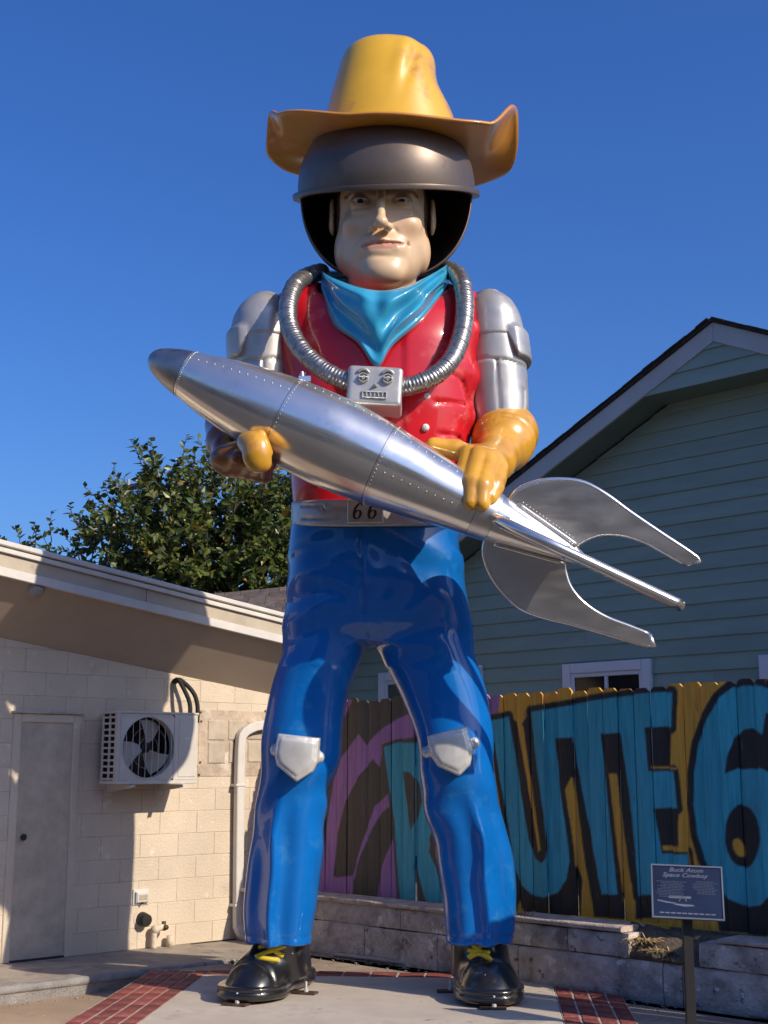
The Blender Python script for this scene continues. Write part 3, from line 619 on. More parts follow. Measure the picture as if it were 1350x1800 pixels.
# ---- head -------------------------------------------------------------------
HC = q(672, 399, -.02); HU = 83 * sc(400)                       # head centre, half width of the face
hp_ = math.radians(5)                                            # head nods a little forward
def hl(X, Y, Z):
    x = (X - HC[0]) / HU; y = -(Y - HC[1]) / HU; z = (Z - HC[2]) / HU
    return x, y * math.cos(hp_) - z * math.sin(hp_), y * math.sin(hp_) + z * math.cos(hp_)
def hw(x, y, z):
    yy = y * math.cos(hp_) + z * math.sin(hp_); zz = -y * math.sin(hp_) + z * math.cos(hp_)
    return np.array([HC[0] + x * HU, HC[1] - yy * HU, HC[2] + zz * HU])
EZ = .11
EYE = [(-.45, .885, .10 + EZ), (.40, .895, .10 + EZ)]
hl1 = Lump(4, 21); hl2 = Lump(9, 22)
def head(X, Y, Z):
    x, y, z = hl(X, Y, Z)
    f = ell(x, y, z, (0, -.05, .35), (.98, 1.15, 1.3))
    f = smin(f, ell(x, y, z, (0, .25, -.50), (.96, .86, .92)), .25)
    f = smin(f, ell(x, y, z, (0, .45, -.95), (.68, .66, .58)), .22)                   # jaw
    f = smin(f, ell(x, y, z, (.03, .92, -1.26), (.40, .26, .26)), .2)                # chin
    for s in (-1, 1):
        f = smin(f, ell(x, y, z, (s * .80, .05, -.66), (.18, .45, .34)), .22)          # jaw corner
        f = smin(f, ell(x, y, z, (s * .52, .80, -.22), (.27, .20, .2)), .22)         # cheek
    f = smin(f, capsule(x, y, z, (-.62, .92, .38 + EZ), (-.14, 1.04, .32 + EZ), .11, .10), .14)
    f = smin(f, capsule(x, y, z, (.58, .92, .38 + EZ), (.14, 1.04, .32 + EZ), .11, .10), .14)
    f = smin(f, ell(x, y, z, (0, .90, .75 + EZ), (.7, .2, .35)), .2)
    for e in EYE:
        f = smax(f, -ell(x, y, z, (e[0], 1.17, .11 + EZ), (.26, .19, .14)), .12)
        lid = ell(x, y, z, e, (.215, .2, .19)); oz = .030 if e[0] < 0 else .040; lid = smax(lid, -ell(x, y, z, (e[0], 1.16, .095 + EZ), (.205, .17, oz)), .012)
        f = smin(f, lid, .05)
        f = smax(f, -ell(x, y, z, (e[0], 1.15, .095 + EZ), (.195, .2, oz * .9)), .010)
        f = smin(f, capsule(x, y, z, (e[0] - .18, 1.0, -.12 + EZ), (e[0] + .18, 1.0, -.12 + EZ), .03), .08)   # bag
    f = smin(f, capsule(x, y, z, (-.03, 1.09, .42 + EZ), (-.03, 1.39, -.30), .075, .10), .06)
    f = smin(f, ell(x, y, z, (-.03, 1.42, -.37), (.145, .14, .12)), .06)
    for s in (-1, 1):
        f = smin(f, ell(x, y, z, (-.03 + s * .15, 1.25, -.41), (.095, .13, .09)), .05)
        f = smax(f, -ell(x, y, z, (-.03 + s * .085, 1.36, -.485), (.05, .065, .055)), .02)
        f = f + .028 * np.exp(-(np.maximum(capsule(x, y, z, (s * .25, 1.05, -.40), (s * .47, .92, -.70), 0), 0) / .05) ** 2)
    mz = -.73 + .06 * x
    f = smin(f, ell(x, y, z, (0, .96, -.74), (.46, .16, .26)), .12)
    f = smin(f, capsule(x, y, z, (-.34, 1.02, -.71), (.02, 1.14, -.66), .045, .065), .05)
    f = smin(f, capsule(x, y, z, (.40, .99, -.655), (.02, 1.14, -.66), .045, .065), .05)
    f = smin(f, capsule(x, y, z, (-.24, 1.06, -.83), (.27, 1.06, -.80), .07, .065), .05)
    f = f + .05 * gauss(z - mz - .02 * np.cos(4 * x), .022) * (np.abs(x) < .44) * (y > .8) * (1 - (np.abs(x) / .46) ** 6)
    f = f + .03 * gauss(z + .98, .06) * gauss(x, .25) * (y > .7)                       # under-lip dip
    for s in (-1, 1): f = f + .04 * np.exp(-(np.maximum(capsule(x, y, z, (s * .50, .92, -.66), (s * .50, .85, -.85), 0), 0) / .05) ** 2)
    f = f + .012 * gauss(x, .04) * gauss(z + .56, .07) * (y > .9)
    n = capsule(x, y, z, (0, -.15, -.9), (0, -.15, -2.5), .70, .85); f = smin(f, n, .1)
    for s in (-1, 1):
        e = ell(x, y, z, (s * 1.05, -.02, .22), (.10, .24, .40)); e = smax(e, -ell(x, y, z, (s * 1.14, .06, .26), (.07, .15, .24)), .04); f = smin(f, e, .04)
    return (f - .010 * hl1(x, y, z) - .004 * hl2(x, y, z)) * HU
v, f = surfnet(head, HC - np.array([1.35, 1.7, 2.3]) * HU, HC + np.array([1.35, 1.5, 1.75]) * HU, .0118)
x, y, z = hl(*v.T); c = np.tile(np.array([.72, .50, .30]), (len(v), 1))
def blend(mask, col): 
    global c
    mask = np.clip(mask, 0, 1)[:, None]; c = c * (1 - mask) + np.array(col) * mask
blend(.5 * gauss(z + .35, .25) * gauss(np.abs(x) - .55, .22) * (y > .5), (.60, .33, .20))
mz = -.73 + .06 * x
lipw = .105 * np.sqrt(np.clip(1 - (x / .44) ** 2, 0, 1)); blend(((np.abs(z - mz + .01) < lipw) & (y > .85)) * .85, (.58, .25, .17))
for e in EYE:
    s = 1 if e[0] > 0 else -1; t = s * (x - e[0]) ; by = .285 + EZ + .06 * t - .25 * (t - .05) ** 2
    blend(np.clip(1.4 - np.abs(z - by) / (.05 - .05 * t), 0, 1) * (np.abs(t) < .34) * (y > .4) * .95, (.15, .06, .025))
    rr = np.sqrt(((x - e[0]) / .19) ** 2 + ((z - .10 - EZ) / .10) ** 2); blend(gauss(rr - 1.0, .16) * (y > .6) * .55, (.26, .13, .08))
blend((((np.abs(x) > .80) & (np.abs(x) < 1.02) & (y < .46) & (z > -.45 + .3 * np.clip(y, -1, 1)) & (y > .0)) | ((np.abs(x) < 1.0) & (y < .1) & (z > -1.0)) | (z > 1.1)).astype(float) * (np.abs(x) < 1.03), (.085, .032, .015))
hd = mk('head', v, f, M['skin'], statue, smooth=True, colors=c)
M['eyew'] = mat('eye_white', (.62, .60, .56), .25, coat=1, var=.03); M['iris'] = mat('iris_blue', (.03, .10, .30), .2, coat=1, var=.25, nscale=40); M['pupil'] = mat('pupil_black', (.004, .004, .005), .15, coat=1)
for e in EYE:
    p = hw(e[0], e[1], e[2]); r = (.178 if e[0] < 0 else .187) * HU; ev = mk('eye', *ico(p, r, k=24), M['eyew'], hd, smooth=True)
    dirv = np.array([.02, -1, -.26]); dirv = dirv / np.linalg.norm(dirv)
    a = .062 * HU; cap = lambda rad, lift: revolve([(r * math.cos(t) + lift, r * math.sin(t)) for t in np.linspace(rad, .01, 6)], p, dirv, 20)
    mk('iris', *cap(.40, .0015), M['iris'], ev, smooth=True); mk('pupil', *cap(.19, .003), M['pupil'], ev, smooth=True)

# ---- helmet -----------------------------------------------------------------
KR = 152 * sc(345); KC = q(679, 338, .05); kt = math.radians(19); kr = math.radians(-1.2)
kz = np.array([math.sin(kr), -math.sin(kt), math.cos(kt)]); kz /= np.linalg.norm(kz)     # helmet axis, tipped forward
prof = [(KR * .86 * math.sin(a) ** .95, KR * math.cos(a) ** .8) for a in np.linspace(1.5, .0, 18)]
v, f = revolve(prof + [(-.03, KR * 1.0)], KC, kz, 72)
top = len(v); hm = mk('helmet', v, f, M['helmet'], statue, smooth=True)
sm = hm.modifiers.new('thick', 'SOLIDIFY'); sm.thickness = .02; sm.offset = -1
fl = mk('rim_flange', *revolve([(-.02, KR * .985), (-.012, KR * 1.085), (-.022, KR * 1.09), (-.05, KR * 1.085), (-.055, KR * 1.06), (-.045, KR * .97), (-.02, KR * .985)], KC, kz, 96), M['helmet'], hm, smooth=True, sharp=40)
# rear lower shell of the round helmet, open at the front
e1 = np.array([0, -1., 0]) - kz * np.dot([0, -1., 0], kz); e1 /= np.linalg.norm(e1)
e2h = np.cross(e1, kz); e2h *= np.sign(e2h[0]); SR_ = KR * .985; V = []; na, nb = 64, 24
for i in range(nb + 1):
    t = i / nb; a0 = 1.46 - .25 * t ** 2
    for j in range(na + 1):
        ang = a0 + (2 * math.pi - 2 * a0) * j / na; ph = t * 1.32
        rr = SR_ * math.cos(ph) ** .75; V.append(KC + np.array([0, 0, 1.]) * (-SR_ * 1.06 * math.sin(ph)) + (e1 * math.cos(ang) + e2h * math.sin(ang)) * rr + np.array([0, 0, -.02]))
F = [(i * (na + 1) + j, (i + 1) * (na + 1) + j, (i + 1) * (na + 1) + j + 1, i * (na + 1) + j + 1) for i in range(nb) for j in range(na)]
sh = mk('helmet_shell', V, F, M['helmin'], hm, smooth=True); sm = sh.modifiers.new('thick', 'SOLIDIFY'); sm.thickness = .018; sm.offset = 0
for j in (0, na):
    mk('shell_edge', *tube([V[i * (na + 1) + j] for i in range(nb + 1)], .008, 6), M['helmet'], sh, smooth=True)

# ---- hat ----------------------------------------------------------------------
HB = q(688, 268, .02); hz = HB[2]; hl3 = Lump(4.5, 31); hl4 = Lump(11, 32)
CR = rows([(252, 562, 806), (232, 564, 803), (205, 569, 798), (160, 582, 782), (115, 593, 770), (92, 598, 766), (78, 604, 760), (69, 613, 750), (64, 628, 735), (61, 650, 710)], [.56, .53, .49, .43, .37, .34, .32, .29, .23, .15], [.02] * 10, -.20)
def crown(X, Y, Z):
    f = loft(X, Y, Z, CR, 2.15); fr = np.clip((YS + .02 - Y) / .1, 0, 1); z0 = q(675, 110, -.20)[2]
    f = f + .022 * fr * gauss(X - q(726, 110)[0] - .25 * (Z - z0), .045) * gauss(Z - z0 + .05, .24) - .014 * fr * gauss(X - q(706, 110)[0] - .2 * (Z - z0), .06) * gauss(Z - z0, .25)
    f = f + .03 * gauss(X - q(776, 130)[0], .12) * gauss(Z - z0 + .1, .15)
    return f - .018 * hl3(X, Y, Z) - .005 * hl4(X, Y, Z)
hat = mk('hat', *surfnet(crown, (-.85, YS - .8, q(675, 252, -.20)[2] - .02), (.95, YS + .85, q(675, 55)[2] + .03), .019), M['yellow'], statue, smooth=True)
V = []; na, nr = 144, 20; BX0 = .46
def sstep(t): t = np.clip(t, 0, 1); return t * t * (3 - 2 * t)
for i in range(nr + 1):
    t = i / nr
    for j in range(na):
        a = 2 * math.pi * j / na; cx, sy = math.cos(a), math.sin(a)                # sy<0 is towards the camera
        Rx, Ry, ne = 1.03, .82, 2.5
        R0 = 1 / (abs(cx / Rx) ** ne + abs(sy / Ry) ** ne) ** (1 / ne); R0 *= 1 + .015 * math.sin(3 * a + .5) + .012 * math.sin(7 * a)
        r = BX0 + (R0 - BX0) * t; x = cx * r; yv = sy * r
        zz = 6.49 + .055 * yv + .012 * math.sin(3 * a + 1) * t - .02 * t * max(-sy, 0)
        zz += .33 * sstep((x - .74) / .30) * sstep((.42 - yv) / .62) + .02 * sstep((x - .5) / .3)
        zz += .17 * np.clip((-x - .30) / .62, 0, 1) ** 1.4 * sstep((.55 - yv) / .7) + .10 * sstep((-x - .88) / .1) * sstep((.0 - yv) / .25)
        zz += .09 * sstep((-x - .35) / .4) * sstep((yv - .05) / .4)
        V.append((HB[0] + x, HB[1] + yv, zz))
F = [(i * na + j, i * na + (j + 1) % na, (i + 1) * na + (j + 1) % na, (i + 1) * na + j) for i in range(nr) for j in range(na)]
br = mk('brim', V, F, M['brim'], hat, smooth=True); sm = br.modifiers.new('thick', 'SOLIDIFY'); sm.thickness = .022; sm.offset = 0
# ------------------------------------------------------------------ the rocket held in both hands
RY = 8.93
def ra(x): return at(x, 627 + .468 * (x - 262), RY)
T0, T1 = ra(262), ra(1205); rax = (T1 - T0) / np.linalg.norm(T1 - T0); RLEN = np.linalg.norm(T1 - T0)
def tl_(x): return np.dot(ra(x) - T0, rax)
prl = [(262, 0), (263.5, 7), (267, 14), (275, 22), (288, 29), (305, 36), (325, 42), (365, 53.5), (410, 64), (455, 72), (497, 77.5), (540, 80.5), (580, 81.5), (620, 79.5), (665, 75), (710, 68.5), (750, 62), (800, 53.5), (838, 48), (864, 44), (905, 36), (950, 27.5), (1000, 17.5), (1020, 12), (1026, 0)]
psc = np.linalg.norm(at(676, 780, RY) - at(675, 780, RY))
PT = np.array([tl_(x) for x, _ in prl]); PR = np.array([r * psc for _, r in prl])
def rad(t): return pchip(PT, PR, np.asarray(t, float))
M['alu'] = mat('polished_aluminium', (.84, .815, .765), .20, metal=.88, var=.04, nscale=2.5, bump=.03, bscale=3.2, rvar=.06, spots=[((.68, .64, .60), 4, .56, .14), ((.92, .91, .90), 24, .66, .03)])
M['alu2'] = mat('brushed_aluminium', (.74, .72, .68), .36, metal=1.0, var=.04, nscale=2, bump=.02, bscale=6, rvar=.05, stretch=(1, 1, 3))
M['nose'] = mat('nose_cone_metal', (.44, .42, .40), .40, metal=1.0, var=.10, nscale=5, rvar=.08)
rocket = thing('rocket', 'polished silver riveted rocket with curved fins held across the statue', 'rocket', tuple(T0 + rax * RLEN * .45))
e_up = UP - rax * np.dot(UP, rax); e_up /= np.linalg.norm(e_up); e_fr = np.cross(e_up, rax)
if e_fr[1] > 0: e_fr = -e_fr
CAMV = np.array([0, 0, CAM_H]) - (T0 + rax * RLEN * .8); CAMV -= rax * np.dot(CAMV, rax); CAMV /= np.linalg.norm(CAMV)   # the fin that points out of the statue's hands
def hull(x0, x1, nm, m, grow=0.0, n=26, par=None):
    t = np.linspace(tl_(x0), tl_(x1), n); r = rad(t) + grow
    if x0 <= 262: t = np.concatenate([PT[:6], t[t > PT[5] + .01]]); r = rad(t) + grow; r[0] = .001
    pf = list(zip(t, r)); pf = pf + [(pf[-1][0], pf[-1][1] - .012)]
    if x0 > 262: pf = [(pf[0][0], pf[0][1] - .012)] + pf
    v, f = revolve(pf, T0, rax, 72); return mk(nm, v, f, m, rocket, smooth=True, sharp=35)
hull(262, 325, 'nose_cone', M['nose'], .004)
for a, b in ((325.6, 498), (498.8, 667), (667.8, 838)): hull(a, b, 'hull_panel', M['alu'])
hull(838.6, 870, 'hull_panel', M['alu2'], .003); hull(870.5, 1026, 'tail_cone', M['alu'])
# rivets: lines along the hull and beside each seam
tiny = ico((0, 0, 0), 1.0, k=6)
def rivets(pts, nm='rivet_row', par=rocket):
    V, F = [], []; k = 0
    for p, r in pts:
        V.append(tiny[0] * r + p); F += [tuple(i + k for i in f) for f in tiny[1]]; k += len(tiny[0])
    o = mk(nm, np.vstack(V), F, M['alu2'], par, smooth=True); o['kind'] = 'stuff'; return o
def on_hull(t, a): return T0 + rax * t + float(rad(t)) * (math.cos(a) * e_up + math.sin(a) * e_fr)
for xs in (325, 498.4, 667.4, 838):
    t = tl_(xs); rivets([(on_hull(t + d, a), .0042) for d in (.02,) for a in np.linspace(0, 2 * math.pi, 64)[:-1]])
for x0, x1, a in ((330, 495, 1.05), (500, 660, .62), (672, 834, .80), (672, 834, 1.9)):
    rivets([(on_hull(t, a), .0055) for t in np.arange(tl_(x0), tl_(x1), .062)])
# the little eyelet on top of the hull
p = at(534, 664, RY + .02); mk('lifting_eye', *join(box(p[0] - .035, p[1] - .02, p[2] - .03, p[0] + .05, p[1] + .02, p[2] + .008), tube([p + [-.005, 0, 0], p + [-.012, 0, .045]], .010, 8), tube([p + [-.03, 0, .022], p + [.015, 0, .034]], .007, 8)), M['alu'], rocket)
# fins: one outline in (along axis, away from axis), turned about the axis four times
def perp(x, y):
    P = at(x, y, RY); d = P - T0; t = np.dot(d, rax); return t, np.linalg.norm(d - rax * t)
outer = [(893, 884), (905, 868), (925, 856), (955, 848), (990, 847), (1025, 853), (1062, 873), (1105, 904), (1160, 941), (1200, 967), (1227, 986)]
inner = [(1205, 993), (1172, 975), (1140, 957), (1110, 945), (1080, 939), (1052, 940), (1028, 949), (1012, 960), (1005, 968)]
ol = catmull([perp(*p) for p in outer], 4); il = catmull([perp(*p) for p in inner], 4)
def fin(e, shift=0.0, er=.021):
    W = np.cross(rax, e); th = .028
    P2 = np.vstack([ol, il]); P2 = P2.copy(); P2[:, 0] += shift; n = len(P2)
    C_ = [T0 + rax * t + e * r for t, r in P2]
    V = [c + W * th * .7 for c in C_] + [c - W * th * .7 for c in C_]
    F = [tuple(range(n)), tuple(reversed(range(n, 2 * n)))] + [(i, n + i, n + (i + 1) % n, (i + 1) % n) for i in range(n)]
    o = mk('fin', V, F, M['alu2'], rocket)
    a = [T0 + rax * (t + shift) + e * r for t, r in ol]; b = [T0 + rax * (t + shift) + e * r for t, r in il]
    mk('fin_edge', *tube(a + b[:1], er, 10), M['alu'], o, smooth=True); mk('fin_edge', *tube(b, .019, 10), M['alu'], o, smooth=True)
    r0, r1 = tl_(893) + shift, tl_(1006) + shift
    for sg in (-1, 1):   # root bead
        mk('fin_root', *tube([T0 + rax * t + e * (float(rad(t)) + .006) + W * sg * .035 for t in np.linspace(r0, r1, 14)], .014, 8), M['alu'], o, smooth=True)
    rivets([(T0 + rax * t + e * (float(rad(t)) + .035) + W * sg * .018, .0055) for sg in (-1, 1) for t in np.linspace(r0 + .03, r1 - .05, 16)], 'rivet_row', o)
ev_ = np.cross(rax, CAMV); 
if ev_[2] < 0: ev_ = -ev_
fin(ev_); fin(-ev_, -.03); fin(CAMV, -.04, .040); fin(-CAMV, -.02)
# ------------------------------------------------------------------ painted block building on the left
M['cream'] = mat('cream_block_paint', (.66, .56, .43), .8, var=.06, nscale=1.5, bump=.35, bscale=55, spots=[((.50, .41, .31), 3.5, .62, .12), ((.72, .64, .52), 8, .62, .08), ((.36, .28, .21), 30, .70, .04)], rnd=.035)
M['joint'] = mat('block_joint', (.58, .49, .375), .9, var=.12, nscale=6, bump=.4, bscale=60)
M['doorp'] = mat('cream_door_paint', (.68, .62, .52), .6, var=.05, nscale=2.2, spots=[((.70, .66, .60), 2.6, .60, .12), ((.46, .40, .33), 3.0, .64, .16)])
M['fascia'] = mat('fascia_paint', (.50, .43, .33), .7, var=.08, nscale=3, spots=[((.40, .33, .25), 7, .62, .08)])
M['trimw'] = mat('trim_white', (.66, .63, .58), .6, var=.06, nscale=4, spots=[((.45, .38, .3), 12, .66, .06)])
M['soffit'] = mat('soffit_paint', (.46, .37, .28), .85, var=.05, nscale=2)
M['roofm'] = mat('roof_membrane', (.35, .33, .31), .8)
M['acw'] = mat('ac_casing', (.64, .60, .53), .45, var=.05, nscale=4)
M['acd'] = mat('ac_dark', (.012, .013, .014), .6)
M['acf'] = mat('ac_fan_plastic', (.42, .40, .36), .45)
M['acr'] = mat('ac_coil', (.10, .075, .06), .5, metal=.5, var=.3, nscale=40)
M['rub'] = mat('black_pipe_foam', (.025, .022, .02), .8, var=.2, nscale=20, bump=.3)
M['grey'] = mat('grey_plastic', (.33, .32, .31), .5)
M['glassb'] = mat('painted_glass_block', (.55, .47, .36), .35, var=.14, nscale=5, bump=.2, bscale=25)
M['dark'] = mat('dark_metal', (.02, .02, .02), .5)
def W(px, py, o=0.0):
    P = atp(px, py, WA + wnrm * o, wnrm); d = P - WA; return float(np.dot(d, wd)), float(P[2])
def wp(s, z, o=0.0): return WA + wd * s + UP * z + wnrm * o
t0, t1 = W(0, 1120), W(475, 1220); TS = (t1[1] - t0[1]) / (t1[0] - t0[0])
def ztop(s): return t0[1] + TS * (s - t0[0])
SL, SRt = -2.6, W(535, 1240)[0]
bld = thing('block_building', 'cream painted concrete block building with sloping roof overhang and plain door', 'building', tuple(WA))
core = [(SL, 0), (SRt, 0), (SRt, ztop(SRt)), (SL, ztop(SL))]
wall = mk('wall', *prism(core, frW, -.25, -.004), M['joint'], bld)
d0, d1 = W(24, 1255)[0], W(143, 1255)[0]; DT = W(80, 1255)[1]            # door frame, outer
gl0, gl1 = W(350, 1247), W(468, 1364)                                      # filled-in window panel
bh, bw_ = .203, .406
zz, row = -.02, 0
while zz < 3.4:
    s = SL - (.203 if row % 2 else 0)
    while s < SRt:
        r = rect(max(s, SL) + .0022, max(zz, 0) + .002, min(s + bw_, SRt) - .0022, zz + bh - .002); pieces = [r]
        if zz < DT and s + bw_ > d0 and s < d1:                            # cut around the door
            pieces = []
            if s < d0: pieces.append(clip(r, 1, 0, d0))
            if s + bw_ > d1: pieces.append(clip(r, -1, 0, -d1))
            if zz + bh > DT: pieces.append(clip([(min(max(u, d0), d1), v) for u, v in r], 0, -1, -DT))
        for pc in pieces:
            pc = clip(pc, -TS, 1, ztop(0) - .002) if len(pc) > 2 else pc
            if len(pc) < 3: continue
            P = np.array(pc); 
            if np.ptp(P[:, 0]) < .03 or np.ptp(P[:, 1]) < .02: continue
            A = abs(.5 * np.sum(P[:, 0] * np.roll(P[:, 1], -1) - np.roll(P[:, 0], -1) * P[:, 1]))
            if A < .002: continue
            mk('block', *prism(pc, frW, -.03, rng.uniform(-.001, .001), .003, back=False), M['cream'], wall)
        s += bw_
    zz += bh; row += 1
# door
fw = .075
dr = mk('door', *prism(rect(d0 + fw, .012, d1 - fw, DT - fw), frW, -.10, -.045, .003), M['doorp'], bld)
for r in (rect(d0, .0, d0 + fw, DT), rect(d1 - fw, 0, d1, DT), rect(d0 + fw + .001, DT - fw, d1 - fw - .001, DT)): mk('door_frame', *prism(r, frW, -.12, .012, .006), M['cream'], dr)
for r in (rect(d0 + fw, .0, d0 + fw + .025, DT - fw), rect(d1 - fw - .025, 0, d1 - fw, DT - fw)): mk('door_stop', *prism(r, frW, -.044, -.015, .003), M['cream'], dr)
mk('threshold', *prism(rect(d0 + fw, -.004, d1 - fw, .016), frW, -.04, .02, .004), M['dark'], dr)
hx = W(27, 1472); c = wp(d0 + fw + .07, hx[1], -.045); v, f = join(revolve([(0, .03), (.008, .03), (.01, .012), (.04, .012), (.045, .024), (.065, .027), (.075, .018), (.077, .001)], c, wnrm, 16)); mk('door_handle', v, f, M['dark'], dr, smooth=True, sharp=40)
mk('drip_cap', *prism(rect(d0 - .02, DT + .001, d1 + .02, DT + .018), frW, -.01, .035, .004), M['joint'], dr)
# bricked-up window: plaster patch with painted glass blocks
pt = mk('window_patch', *prism(rect(gl0[0], gl1[1], gl1[0] + .1, gl0[1]), frW, -.01, .006, .003), mat('patch_plaster', (.56, .45, .34), .85, var=.16, nscale=5, bump=.5, bscale=30, spots=[((.68, .6, .5), 4, .57, .12)]), bld)
for (x0, y0, x1, y1) in ((364, 1267, 394, 1301), (400, 1267, 428, 1301), (434, 1268, 466, 1300), (364, 1305, 395, 1342), (401, 1305, 428, 1341), (434, 1304, 466, 1340)):
    a, b = W(x0, y1), W(x1, y0); mk('glass_block', *prism(rect(a[0], a[1], b[0], b[1]), frW, .0, .016, .008), M['glassb'], pt)
for (x0, y0) in ((352, 1252), (353, 1268), (351, 1340), (349, 1362), (466, 1250), (467, 1360)):
    a = W(x0, y0); mk('screw', *revolve([(0, .012), (.008, .011), (.010, .001)], wp(a[0], a[1], .005), wnrm, 8), M['steel'], pt)
# roof: fascia, trims, soffit, top sheet
OV = .52
f0b, f1b = W(0, 1012, OV), W(495, 1131, OV); FSl = (f1b[1] - f0b[1]) / (f1b[0] - f0b[0])
def zf(s): return f0b[1] + FSl * (s - f0b[0])
FH = W(0, 950, OV)[1] - W(0, 1012, OV)[1]
sl0, sl1 = SL - .2, W(545, 1130, OV)[0]
def band(h0, h1, o0, o1, nm, m, par, c=.004, a=sl0, b=sl1):
    return mk(nm, *prism([(a, zf(a) + h0), (b, zf(b) + h0), (b, zf(b) + h1), (a, zf(a) + h1)], frW, o0, o1, c), m, par)
roof = mk('roof', [wp(sl0, zf(sl0) + FH - .012, OV + .01), wp(sl1, zf(sl1) + FH - .012, OV + .01), wp(sl1 + .3, zf(sl1) - .9, -2.9), wp(sl0, zf(sl0) - .9, -2.9),
    wp(sl0, zf(sl0) + FH - .10, OV), wp(sl1, zf(sl1) + FH - .10, OV), wp(sl1 + .3, zf(sl1) - 1.0, -2.9), wp(sl0, zf(sl0) - 1.0, -2.9)], [(0, 1, 2, 3), (7, 6, 5, 4), (0, 3, 7, 4), (1, 5, 6, 2), (2, 6, 7, 3)], M['roofm'], bld)
band(0, FH * .26, OV - .02, OV + .018, 'fascia_trim', M['trimw'], roof)
mid = .62
sp = W(258, 1030, OV)[0]
band(FH * .26 + .001, FH * .66, OV - .03, OV, 'fascia_board', M['fascia'], roof, a=sl0, b=sp - .002); band(FH * .26 + .001, FH * .66, OV - .03, OV, 'fascia_board', M['fascia'], roof, a=sp + .002, b=sl1)
band(FH * .66 + .001, FH * .80, OV - .03, OV + .03, 'roof_edge_strip', M['trimw'], roof); band(FH * .80 + .001, FH * .84, OV - .03, OV + .012, 'roof_edge_groove', M['fascia'], roof); band(FH * .84 + .001, FH, OV - .05, OV + .045, 'drip_edge', M['trimw'], roof, .008)
def sof(s, o): return wp(s, ztop(s) + (zf(s) + .012 - ztop(s)) * (o / (OV - .02)), o)
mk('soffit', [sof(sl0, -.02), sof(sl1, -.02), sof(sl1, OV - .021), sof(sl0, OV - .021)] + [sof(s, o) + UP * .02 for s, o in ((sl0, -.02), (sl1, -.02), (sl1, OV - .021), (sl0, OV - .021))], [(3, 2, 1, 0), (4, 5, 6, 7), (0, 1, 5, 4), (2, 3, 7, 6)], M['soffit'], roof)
# round soffit light
lt = atp(62, 1036, wp(0, ztop(0)), np.cross(sof(1, 0) - sof(0, 0), sof(0, .5) - sof(0, 0))); sn = np.cross(sof(1, 0) - sof(0, 0), sof(0, .5) - sof(0, 0)); sn /= -np.linalg.norm(sn) * np.sign(sn[2])
sl_t = thing('soffit_light', 'small round grey light fixture under the roof overhang', 'light', tuple(lt))
mk('base_ring', *revolve([(-.01, .075), (.012, .078), (.02, .07), (.02, .06)], lt, sn, 24), M['grey'], sl_t, smooth=True, sharp=40); mk('lens', *revolve([(.015, .064), (.05, .06), (.06, .045), (.062, .001)], lt, sn, 24), M['grey'], sl_t, smooth=True, sharp=40)
# ---- air-conditioning condenser
oF, oB = .40, .12
a0, a1 = W(204, 1379, oF)[0], W(345, 1379, oF)[0]; az0, az1 = W(270, 1378, oF)[1], W(275, 1251, oF)[1]
ac = thing('air_conditioner', 'white wall-mounted air conditioner outdoor unit on metal brackets', 'air conditioner', tuple(wp((a0 + a1) / 2, az0, .3)))
frA = (wp(a0, az0), wd, UP, wnrm); aw, ah = a1 - a0, az1 - az0
fcx, fcz, fR = aw * .385, ah * .5, min(aw * .325, ah * .44)
# casing: top, bottom, right, left (as a grille), front with a round opening
mk('top_panel', *prism(rect(-.012, ah - .022, aw + .012, ah), frA, oB, oF + .006, .008), M['acw'], ac)
mk('base_pan', *prism(rect(-.004, 0, aw + .004, .03), frA, oB, oF + .003, .004), M['acw'], ac)
mk('side_panel', *prism(rect(aw - .012, .031, aw, ah - .023), frA, oB, oF - .013, .0), M['acw'], ac)
mk('back_panel', *prism(rect(0.013, .031, aw - .013, ah - .023), frA, oB, oB + .03, .0), M['acr'], ac)
ns = 64; V = []; F = []
fpz0, fpz1 = .031, ah - .023
for k in range(ns):
    a = 2 * math.pi * k / ns; d = (math.cos(a), math.sin(a)); V.append((fcx + fR * d[0], fcz + fR * d[1]))
sq = []
x0_, x1_ = 0.0, aw * .70
for k in range(ns):
    a = 2 * math.pi * k / ns; d = (math.cos(a), math.sin(a)); t = 9
    for lim, comp, cen in ((x0_, 0, fcx), (x1_, 0, fcx), (fpz0, 1, fcz), (fpz1, 1, fcz)):
        if abs(d[comp]) > 1e-6:
            tt = (lim - cen) / d[comp]
            if tt > 0: t = min(t, tt)
    sq.append((fcx + t * d[0], fcz + t * d[1]))
P3 = [wp(a0 + u, az0 + v, oF - .008) for u, v in V] + [wp(a0 + u, az0 + v, oF - .008) for u, v in sq] + [wp(a0 + u, az0 + v, oF - .09) for u, v in V]
F = [(k, ns + k, ns + (k + 1) % ns, (k + 1) % ns) for k in range(ns)] + [(2 * ns + k, k, (k + 1) % ns, 2 * ns + (k + 1) % ns) for k in range(ns)]
fp = mk('front_panel', P3, [tuple(reversed(f)) for f in F], M['acw'], ac)
mk('corner_post', *prism(rect(-.004, .031, .022, ah - .023), frA, oF - .05, oF + .001, .004), M['acw'], ac)
mk('service_panel', *prism(rect(aw * .70, .031, aw, ah - .023), frA, oF - .012, oF, .004), M['acw'], ac)
mk('service_panel_inset', *prism(rect(aw * .755, .06, aw * .975, ah - .05), frA, oF, oF + .005, .003), M['acw'], ac)
mk('label_plate', *prism(rect(aw * .83, ah * .62, aw * .90, ah * .655), frA, oF + .005, oF + .007), M['white'], ac)
